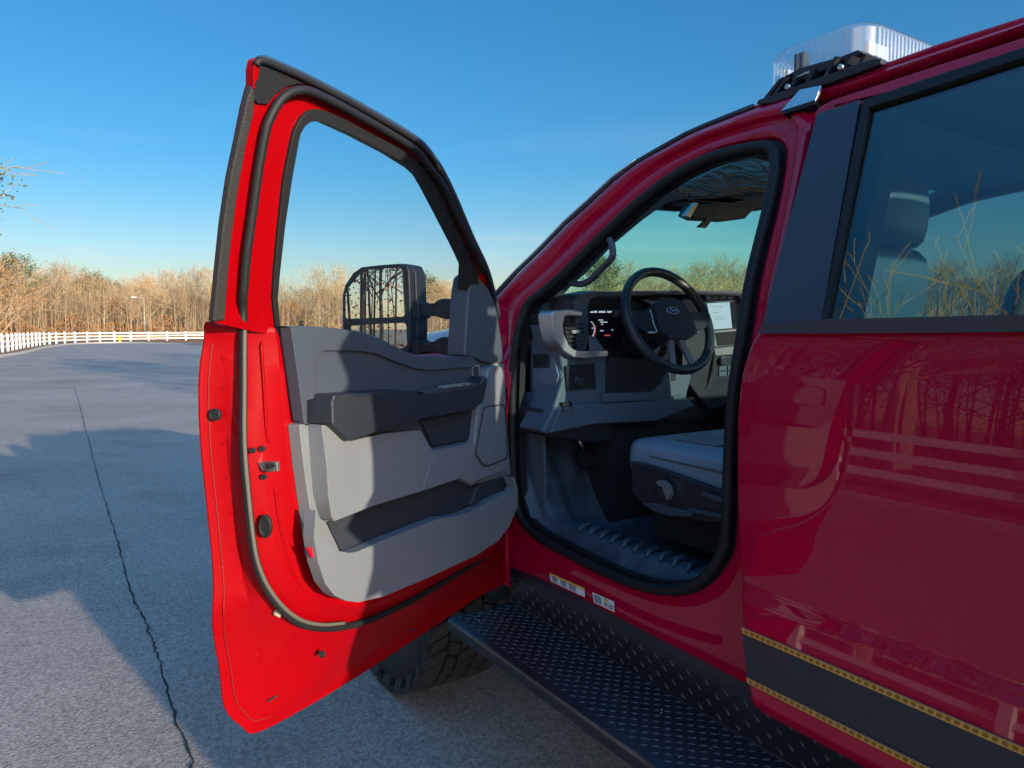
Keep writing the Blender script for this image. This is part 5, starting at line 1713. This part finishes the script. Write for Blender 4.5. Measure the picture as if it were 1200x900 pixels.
for i in range(6):
    y = 355 + i * 5
    slab('vane', DSH, [(870, y), (878, y), (878, y + 1.5), (870, y + 1.5)], 0.024, 0.005, BLKPLASTIC, cs, bevel=0, lw=.024)
slab('silver_band', DSH, [(837, 408.5), (878, 404), (879, 413), (839, 417)], 0.022, 0.0, SILVER, cs, bevel=0.003, lw=.022)
slab('climate_panel', DSH, [(838, 418), (879, 414), (880, 436), (842, 446), (832, 448)], 0.02, 0.0, BLKPLASTIC, cs, bevel=0.002, lw=.02)
for (x, y) in ((844, 423), (864, 421)):
    p = DSH.P(x, y, .02)
    MB().lathe([(0.017, 0), (0.0165, .02), (.013, .024), (0.0005, .024)], p, (0, -1, 0), 20).obj('climate_knob', CHROME if 0 else BLKPLASTIC, cs, smooth=True, auto=40)
    MB().lathe([(0.0175, 0.016), (0.0175, .021), (.0150, .0245)], p, (0, -1, 0), 20).obj('knob_ring', SILVER, cs, smooth=True)
for i in range(3):
    for j in range(2):
        x, y = 843 + i * 10.5, 429.5 - i * .9 + j * 6.5
        slab('climate_button', DSH, [(x, y), (x + 9, y - .7), (x + 9, y + 4.3), (x, y + 5)], 0.026, 0.0, GREYPANEL, cs, bevel=0.001, lw=.026)
slab('console_tray', Frame((0, 0, 1.24), (1, 0, 0), (0, -1, 0), (0, 0, 1)), [(832, 452), (880, 438), (885, 475), (866, 470)], 0.0, -0.05, GREYPANEL, dobj, bevel=0.004)
MB().box((1.03, 1.45, 1.02), (0.34, 0.9, 0.40)).obj('centre_console', BLKPLASTIC, truck, bevel=0.02)
# coiled cord hanging from the dash
cc = [DSH.P(838, 415, .06), DSH.P(836, 432, .09), DSH.P(832, 445, .1), DSH.P(828, 456, .1)]
pts = []
cpt = [Vector(p) for p in cr([tuple(p) for p in cc], 30, closed=False)]
for i, p in enumerate(cpt):
    pts.append(p + Vector((math.cos(i * 1.3) * .006, math.sin(i * 1.3) * .006, 0)))
MB().tube(pts, 0.0016, 5).obj('coiled_cord', INK, truck, smooth=True)

# --- steering wheel
SC = hit(784, 375, Vector((0, 1.80, 0)), Vector((0, 1, 0)))
tl = R(24)
SN = Vector((0, -math.cos(tl), math.sin(tl)))
SU, SV = Vector((1, 0, 0)), Vector((0, math.sin(tl), math.cos(tl)))
SWF = Frame(SC, SU, SV, SN)
LEATHER = mat('black_leather_rim', (0.022, 0.026, 0.034), rough=0.38, bump=0.4, scale=500)
RADW = 0.186
mb = MB()
mb.tube([SWF.pt(math.cos(a) * RADW, math.sin(a) * RADW * (0.985), 0) for a in [2 * math.pi * i / 72 for i in range(72)]], 0.0165, 14, closed=True)
sw = mb.obj('steering_wheel', LEATHER, truck, smooth=True)
hub = MB()
hl = cr([(-0.075, 0.035), (-0.05, 0.062), (0, 0.070), (0.05, 0.062), (0.078, 0.035), (0.085, -0.02), (0.075, -0.062), (0.04, -0.078), (-0.04, -0.078), (-0.072, -0.062), (-0.083, -0.02)], 4)
hub.prism(hl, SWF, 0.028, -0.03)
hub.obj('airbag_cover', BLKPLASTIC, sw, bevel=0.014, seg=4)
for s_ in (-1, 1):
    sp_ = MB().prism([(s_ * 0.07, 0.03), (s_ * 0.178, 0.028), (s_ * 0.182, -0.02), (s_ * 0.12, -0.05), (s_ * 0.07, -0.05)], SWF, 0.008, -0.012).obj('spoke', BLKPLASTIC, sw, bevel=0.005)
    for i in range(3):
        MB().fbox(SWF, s_ * 0.094 - .012, s_ * 0.094 + .012, 0.008 - i * .017, 0.021 - i * .017, 0.0, 0.014).obj('spoke_button', TRIMBLK, sw, bevel=0.0015)
    MB().tube([SWF.pt(s_ * 0.086, 0.032, .012), SWF.pt(s_ * 0.09, -.02, .012), SWF.pt(s_ * 0.082, -.05, .010), SWF.pt(s_ * .12, -.048, .004)], 0.0034, 6).obj('silver_edge', BRIGHT, sw, smooth=True)
    MB().prism([(s_ * 0.012, -0.075), (s_ * 0.034, -0.072), (s_ * 0.056, -0.172), (s_ * 0.038, -0.178)], SWF, 0.006, -0.008).obj('lower_spoke', SILVER, sw, bevel=0.003)
# oval emblem with the script
mb = MB().prism([(math.cos(a) * .0300, math.sin(a) * .0130) for a in [2 * math.pi * i / 40 for i in range(40)]], Frame(SWF.pt(0, .022, 0), SU, SV, SN), 0.0305, 0.026)
em = mb.obj('oval_badge', BRIGHT, sw, bevel=0.001)
BLUE = mat('badge_blue', (0.008, 0.04, 0.20), rough=0.2, coat=1)
MB().prism([(math.cos(a) * .0270, math.sin(a) * .0105) for a in [2 * math.pi * i / 40 for i in range(40)]], Frame(SWF.pt(0, .022, 0), SU, SV, SN), 0.0320, 0.028).obj('badge_field', BLUE, sw)
def text_mesh(body, size, fr, u, v, w, m, parent, name, shear=0.0, extr=0.0002):
    cu = bpy.data.curves.new(name, 'FONT')
    cu.body = body
    cu.size = size
    cu.align_x = 'CENTER'
    cu.align_y = 'CENTER'
    cu.shear = shear
    cu.extrude = extr
    to = bpy.data.objects.new(name, cu)
    col.objects.link(to)
    dg = bpy.context.evaluated_depsgraph_get()
    me = bpy.data.meshes.new_from_object(to.evaluated_get(dg))
    bpy.data.objects.remove(to)
    M = Matrix((( fr.U.x, fr.V.x, fr.N.x, 0), (fr.U.y, fr.V.y, fr.N.y, 0), (fr.U.z, fr.V.z, fr.N.z, 0), (0, 0, 0, 1)))
    M.translation = fr.pt(u, v, w)
    me.transform(M)
    me.materials.clear()
    me.materials.append(m)
    return link(name, me, None, parent)
text_mesh('Ford', 0.0200, SWF, 0, .0225, .0323, BRIGHT, sw, 'badge_script', shear=0.35)
# column, shroud and stalks
cdir = -SN
MB().tube([SC + cdir * .03, SC + cdir * .09, SC + cdir * .30], [0.05, 0.062, 0.07], 18).obj('column_shroud', BLKPLASTIC, sw, smooth=True, auto=40)
MB().tube([SWF.pt(-0.04, 0.0, -0.06), SWF.pt(-0.11, 0.012, -0.055), SWF.pt(-0.165, 0.045, -0.05)], [0.008, 0.008, 0.010], 8).obj('turn_signal_stalk', BLKPLASTIC, sw, smooth=True)
p = DSH.P(712, 367, 0.06)
MB().lathe([(0.0005, 0.0), (0.013, .0), (0.0145, .014), (0.0125, .03), (0.0005, .032)], SWF.pt(-0.19, 0.045, -0.055), SU, 16).obj('stalk_end', BLKPLASTIC, sw, smooth=True)
MB().tube([SWF.pt(0.03, 0.03, -0.07), SWF.pt(0.06, 0.11, -0.075), SWF.pt(0.10, 0.135, -0.08)], [0.006, 0.006, 0.005], 8).obj('shift_lever', SILVER, sw, smooth=True)
MB().box(DSH.P(789, 440, .12), (0.022, 0.003, 0.038)).obj('hanging_tag', mat('pale_tag', (0.50, 0.46, 0.30), rough=0.6), truck)

# --- overhead: header bulge in crinkled clear wrap, visor, mirror, sensor box
WRAP = mat('crinkled_vinyl_wrap', (0.06, 0.065, 0.07), rough=0.16, spec=0.7)
wnod, wlk, wb = WRAP.node_tree.nodes, WRAP.node_tree.links, WRAP.node_tree.nodes['Principled BSDF']
tcn = wnod.new('ShaderNodeTexCoord'); mpn = wnod.new('ShaderNodeMapping'); mpn.inputs['Scale'].default_value = (3, 14, 14); mpn.inputs['Rotation'].default_value = (0, 0.3, 0.5)
nzn = wnod.new('ShaderNodeTexNoise'); nzn.inputs['Scale'].default_value = 2.2; nzn.inputs['Detail'].default_value = 5; nzn.inputs['Distortion'].default_value = 1.5
bpn = wnod.new('ShaderNodeBump'); bpn.inputs['Strength'].default_value = 0.9; bpn.inputs['Distance'].default_value = 0.02
wlk.new(tcn.outputs['Object'], mpn.inputs[0]); wlk.new(mpn.outputs[0], nzn.inputs['Vector']); wlk.new(nzn.outputs['Fac'], bpn.inputs['Height']); wlk.new(bpn.outputs[0], wb.inputs['Normal'])
VF = Frame((0, 1.62, 0), (1, 0, 0), (0, 0, 1), (0, -1, 0))
vis = slab('sun_visor', VF, [(783, 226), (800, 214), (840, 196), (900, 168), (925, 160), (935, 215), (915, 226), (880, 228), (840, 232), (800, 232)], 0.0, -0.035, WRAP, truck, bevel=0.014, seg=4, lw=0.0)
OV = Frame((0, 1.70, 0), (1, 0, 0), (0, 0, 1), (0, -1, 0))
slab('overhead_console', OV, [(800, 230), (840, 222), (930, 215), (940, 238), (900, 245), (860, 246), (830, 240), (803, 236)], 0.0, -0.16, BLKPLASTIC, truck, bevel=0.012, lw=0.0)
slab('sensor_box', Frame((0, 1.80, 0), (1, 0, 0), (0, 0, 1), (0, -1, 0)), [(781, 236), (808, 237), (799, 247), (773, 245)], 0.0, -0.03, BLKPLASTIC, truck, bevel=0.003, lw=0.0)
slab('rear_view_mirror', OV, [(804, 252), (810, 240), (850, 238), (886, 243), (874, 256), (850, 259), (815, 257)], 0.03, -0.01, BLKPLASTIC, truck, bevel=0.006, lw=.03)
slab('mirror_bracket', OV, [(815, 237), (819, 238), (809, 255), (803, 253)], 0.04, 0.02, SILVER, truck, bevel=0.001, lw=.04)
slab('mirror_lever', OV, [(829, 256), (835, 257), (828, 267), (818, 266)], 0.04, 0.03, BLKPLASTIC, truck, bevel=0.001, lw=.04)

# --- driver's seat
seatm = VINYL
ST = 1.18
def soft_block(name, x0, x1, y0, y1, z0, z1, m, parent, fn=None, nx=10, ny=12, rnd=0.05, sub=1):
    """rounded upholstered block; fn(s, t) -> extra height on the top"""
    mb = MB()
    bm = bmesh.new()
    rings = []
    top, bot = [], []
    me_v, me_f = [], []
    def prof_in(s):
        return s
    N = 5
    loop0 = rrect(x0, x1, y0, y1, rnd * 1.6, 5)
    cx, cy = (x0 + x1) / 2, (y0 + y1) / 2
    hx, hy = (x1 - x0) / 2, (y1 - y0) / 2
    levels_ = [(0.0, 0.93), (0.05, 0.98), (0.25, 1.0), (0.65, 1.0), (0.85, 0.985), (0.95, 0.955), (1.0, 0.90)]
    for (h, sc) in levels_:
        rings.append([Vector((cx + (x - cx) * sc, cy + (y - cy) * sc, z0 + (z1 - z0) * h)) for x, y in loop0])
    for sc in (0.82, 0.70, 0.55, 0.4, 0.25, 0.1):
        rings.append([Vector((cx + (x - cx) * sc, cy + (y - cy) * sc, z1 + (fn((x - cx) * sc / hx, (y - cy) * sc / hy) if fn else 0))) for x, y in loop0])
    mb.loft(rings, closed_ring=True, cap=True)
    return mb.obj(name, m, parent, smooth=True, subsurf=sub)
def seat_top(s, t):
    # bolsters left and right, dished centre
    return 0.020 * min(1, max(0, (abs(s) - 0.55) / 0.2)) - 0.012 * (1 - abs(s)) - 0.01 * max(0, t)
def seat(cx, parent_name, driver=True):
    cush = soft_block('seat_cushion', cx - 0.265, cx + 0.265, 1.16, 1.76, ST - .125, ST - .01, seatm, truck, seat_top)
    # stitched seams
    for s_ in (-1, 1):
        MB().tube([(cx + s_ * .165, 1.15, ST + .004), (cx + s_ * .165, 1.40, ST - .004), (cx + s_ * .17, 1.60, ST - .006), (cx + s_ * .20, 1.665, ST - .03)], 0.003, 6).obj('seam', INK, cush, smooth=True)
    MB().tube([(cx - .262, 1.16, ST - .052), (cx - .268, 1.40, ST - .05), (cx - .262, 1.62, ST - .05), (cx - .235, 1.69, ST - .05), (cx, 1.705, ST - .05)], 0.0028, 6).obj('seam', INK, cush, smooth=True)
    MB().tube([(cx - .16, 1.44, ST - .002), (cx, 1.43, ST - .004), (cx + .16, 1.44, ST - .002)], 0.003, 6).obj('seam', INK, cush, smooth=True)
    # backrest, leaning back
    mb = MB()
    n = 8
    rings = []
    for i in range(n + 1):
        t = i / n
        z = ST - .02 + 0.58 * t
        y = 1.20 - 0.14 * t
        hw = 0.255 - 0.05 * t ** 2
        th = 0.075 - 0.02 * t
        if i in (0, n):
            hw *= .85
            th *= .55
        rg = []
        for k in range(20):
            a = 2 * math.pi * k / 20
            c, s = math.cos(a), math.sin(a)
            rg.append(Vector((cx + hw * math.copysign(abs(c) ** .55, c), y + th * math.copysign(abs(s) ** .6, s), z)))
        rings.append(rg)
    mb.loft(rings, closed_ring=True, cap=True)
    bk = mb.obj('seat_back', seatm, truck, smooth=True, subsurf=1)
    hr = MB()
    rings = []
    for (z, hw, th) in ((0.70, .08, .03), (.715, .118, .05), (.78, .13, .058), (.86, .126, .054), (.895, .10, .035), (.90, .06, .02)):
        rings.append([Vector((cx + hw * math.copysign(abs(math.cos(a)) ** .6, math.cos(a)), 1.045 + th * math.copysign(abs(math.sin(a)) ** .7, math.sin(a)), ST - .16 + z)) for a in [2 * math.pi * k / 20 for k in range(20)]])
    hr.loft(rings, closed_ring=True, cap=True)
    hr.obj('headrest', seatm, bk, smooth=True, subsurf=1)
    for s_ in (-.05, .05):
        MB().tube([(cx + s_, 1.06, ST + .50), (cx + s_, 1.05, ST + .58)], 0.006, 8).obj('headrest_post', STEEL, bk, smooth=True)
    return cush
c1 = seat(0.49, 'driver')
c2 = seat(1.51, 'passenger')
# side shield, recline lever, tracks
SS = Frame((0.20, 0, 0), (0, -1, 0), (0, 0, 1), (-1, 0, 0))
sh = slab('seat_side_shield', SS, [(739, 541), (760, 546), (790, 556), (822, 568), (880, 590), (905, 600), (905, 640), (862, 612), (830, 612), (812, 609), (795, 606), (770, 596), (752, 590), (741, 578)], 0.0, -0.06, BLKPLASTIC, truck, bevel=0.010, seg=4, lw=0.0)
slab('shield_lip', SS, [(750, 590), (770, 590), (790, 596), (812, 600), (808, 607), (785, 606), (765, 600)], 0.012, -0.02, CHARCOAL, sh, bevel=0.008, seg=4, lw=.012)
slab('shield_ridge', SS, [(822, 576), (880, 596), (880, 601), (822, 582)], 0.010, -0.02, CHARCOAL, sh, bevel=0.003, lw=.01)
slab('shield_ridge', SS, [(806, 595), (880, 611), (880, 616), (806, 600)], 0.010, -0.02, CHARCOAL, sh, bevel=0.003, lw=.01)
p = SS.P(777, 574, 0.0)
MB().lathe([(0.023, -0.005), (0.023, 0.012), (.018, .016), (.0005, .016)], p, (-1, 0, 0), 24).obj('lumbar_knob', BLKPLASTIC, sh, smooth=True, auto=40)
MB().prism([SS.px(x, y, .02) for x, y in cr([(770, 564), (777, 563), (784, 570), (786, 580), (783, 586), (780, 580), (777, 571), (771, 568)], 3)], SS, .024, .008).obj('knob_grip', SILVER, sh, bevel=.001)
MB().box((0.52, 1.40, 0.93), (0.50, 0.5, 0.12)).obj('seat_base', BACKING, truck, bevel=.01)
# rear bench, seen dimly through the tinted window
mb = soft_block('rear_bench', 0.22, 1.78, -0.05, 0.42, 1.02, 1.16, seatm, truck)
MB().box((1.0, -0.13, 1.35), (1.5, 0.13, 0.62)).obj('rear_bench_back', seatm, truck, bevel=.04, seg=4)

# --- floor liner with raised ribs, sill plate, pedal
mb = MB()
nx_, ny_ = 60, 60
rings = []
def sstep(a, b, x):
    t = min(1, max(0, (x - a) / (b - a)))
    return t * t * (3 - 2 * t)
for j in range(ny_ + 1):
    y = 1.12 + 1.08 * j / ny_
    rg = []
    for i in range(nx_ + 1):
        x = 0.058 + 0.81 * i / nx_
        z = 0.820
        z += 0.052 * (1 - sstep(0.16, 0.24, x))                     # raised sill lip
        z -= 0.075 * (1 - sstep(0.058, 0.12, x))
        z += 0.32 * sstep(1.90, 2.20, y) ** 1.3                     # toe board
        rg.append(Vector((x, y, z)))
    rings.append(rg)
fl = MB().loft(rings).obj('floor_liner', LINER, truck, smooth=True)
mb = MB()
for i in range(13):
    y = 1.20 + i * 0.052
    mb.tube([(0.105, y - .012, 0.872), (0.13, y, 0.881), (0.165, y + .012, 0.877), (0.20, y + .02, .848)], [0.004, 0.0095, 0.0095, 0.004], 8)
mb.obj('sill_ribs', LINER, fl, smooth=True)
mb = MB().tube([(0.50, 2.16, 1.12), (0.50, 2.10, 1.02), (0.50, 2.03, 0.965)], 0.009, 8)
pd = mb.obj('brake_pedal', STEEL, truck, smooth=True)
PFR = Frame(hit(692, 537, Vector((0, 2.02, 0)), Vector((0, 1, 0))), (1, 0, 0), (0, .5, .86), (0, -.86, .5))
PC = PFR.O
MB().tube([PC + Vector((-.03, .08, .12)), PC + Vector((-.015, .02, .03))], 0.006, 8).obj('pedal_arm', STEEL, pd, smooth=True)
MB().prism(rrect(-.055, .055, -.032, .032, .018, 5), PFR, 0.006, -.008).obj('pedal_pad', RUBBER, pd, bevel=.002)
# kick panel ahead of the opening
MB().quad((0.095, 1.98, 0.85), (0.095, 2.25, 0.85), (0.095, 2.25, 1.30), (0.095, 2.0, 1.30)).obj('kick_panel', GREYPANEL, truck, solid=0.01)

# B-pillar trim inside the cab
MB().add([(0.07, 1.10, 0.85), (0.07, 0.90, 0.85), (0.07, 0.90, 1.50), (0.07, 1.10, 1.50), (0.27, 1.06, 2.10), (0.27, 0.90, 2.10),
          (0.15, 1.10, 0.85), (0.15, 0.90, 0.85), (0.15, 0.90, 1.50), (0.15, 1.10, 1.50), (0.33, 1.06, 2.10), (0.33, 0.90, 2.10)],
         [(0, 1, 2, 3), (3, 2, 5, 4), (6, 9, 8, 7), (9, 10, 11, 8), (0, 3, 9, 6), (3, 4, 10, 9), (1, 7, 8, 2), (2, 8, 11, 5)]).obj('pillar_trim', CHARCOAL, truck, bevel=0.01)

# ================================================================ UNSEEN FIGURE added behind the camera to cast shade on the door
def skin_mesh(name, joints, edges, m, parent=None, sub=2, root=0):
    me = bpy.data.meshes.new(name)
    me.from_pydata([j[0] for j in joints], edges, [])
    me.materials.append(m)
    o = link(name, me, None, parent)
    if not me.skin_vertices:
        bm = bmesh.new(); bm.from_mesh(me); bm.verts.layers.skin.verify(); bm.to_mesh(me); bm.free()
    for i, j in enumerate(joints):
        r = j[1]
        me.skin_vertices[0].data[i].radius = r if isinstance(r, tuple) else (r, r)
    me.skin_vertices[0].data[root].use_root = True
    sk = o.modifiers.new('skin', 'SKIN'); sk.use_smooth_shade = True
    ss = o.modifiers.new('sub', 'SUBSURF'); ss.levels = ss.render_levels = sub
    return o
PX, PY = -0.22, -0.14
skinm = mat('skin', (0.48, 0.29, 0.21), rough=0.5)
jackm = mat('dark_jacket', (0.035, 0.04, 0.05), rough=0.8)
jeanm = mat('blue_jeans', (0.05, 0.07, 0.13), rough=0.85)
hairm = mat('dark_hair', (0.03, 0.02, 0.015), rough=0.6)
pr = thing('shade_figure', 'person in long dark coat added out of view on the running board to shade the door', 'shade_figure', (PX, PY, 0.545))
STAND = 0.545
def V_(x, y, z): return (PX + x + (0.10 * (1 - z / 1.1) if z < 1.1 else 0), PY + y, z * 1.05 + STAND)
body = skin_mesh('body', [(V_(0, 0, 1.30), .07), (V_(0, 0, 1.56), .058), (V_(0, .015, 1.66), .062), (V_(0, .02, 1.72), .085), (V_(0, .01, 1.80), .082), (V_(0, .0, 1.86), .05),
    (V_(-.12, .26, 1.62), .026), (V_(-.09, .28, 1.68), .034), (V_(-.06, .29, 1.76), .016), (V_(-.05, .30, 1.74), .016), (V_(.36, .03, 1.46), .028), (V_(.40, .04, 1.49), .034), (V_(.43, .05, 1.52), .018)],
    [(0, 1), (1, 2), (2, 3), (3, 4), (4, 5), (6, 7), (7, 8), (7, 9), (10, 11), (11, 12)], skinm, pr)
skin_mesh('coat', [(V_(0, 0, 1.0), .27), (V_(0, 0, 1.15), .27), (V_(0, 0, 1.32), .28), (V_(0, 0, 1.46), .22), (V_(0, 0, 1.56), .09),
    (V_(-.21, 0, 1.47), .11), (V_(-.25, .06, 1.34), .10), (V_(-.13, .25, 1.58), .045), (V_(.19, 0, 1.44), .09), (V_(.28, .0, 1.38), .08), (V_(.36, .03, 1.46), .05), (V_(0, 0, .90), .28), (V_(0, 0, .6), .29), (V_(0, 0, .40), .29)],
    [(0, 1), (1, 2), (2, 3), (3, 4), (3, 5), (5, 6), (6, 7), (3, 8), (8, 9), (9, 10), (0, 11), (11, 12), (12, 13)], jackm, pr)
skin_mesh('trousers', [(V_(0, 0, .98), (.16, .12)), (V_(-.10, 0, .88), .10), (V_(-.11, .01, .50), .07), (V_(-.12, 0, .10), .055), (V_(.10, 0, .88), .10), (V_(.11, .01, .50), .07), (V_(.12, 0, .10), .055)],
    [(0, 1), (1, 2), (2, 3), (0, 4), (4, 5), (5, 6)], jeanm, pr)
for s_ in (-1, 1):
    skin_mesh('shoe', [(V_(.12 * s_, -.05, .055), .045), (V_(.12 * s_, .06, .045), .045), (V_(.13 * s_, .16, .03), .03)], [(0, 1), (1, 2)], hairm, pr, 1)
skin_mesh('hair', [(V_(0, -.02, 1.78), (.08, .09)), (V_(0, -.01, 1.87), (.075, .085)), (V_(0, 0, 1.91), .04)], [(0, 1), (1, 2)], hairm, pr, 2)
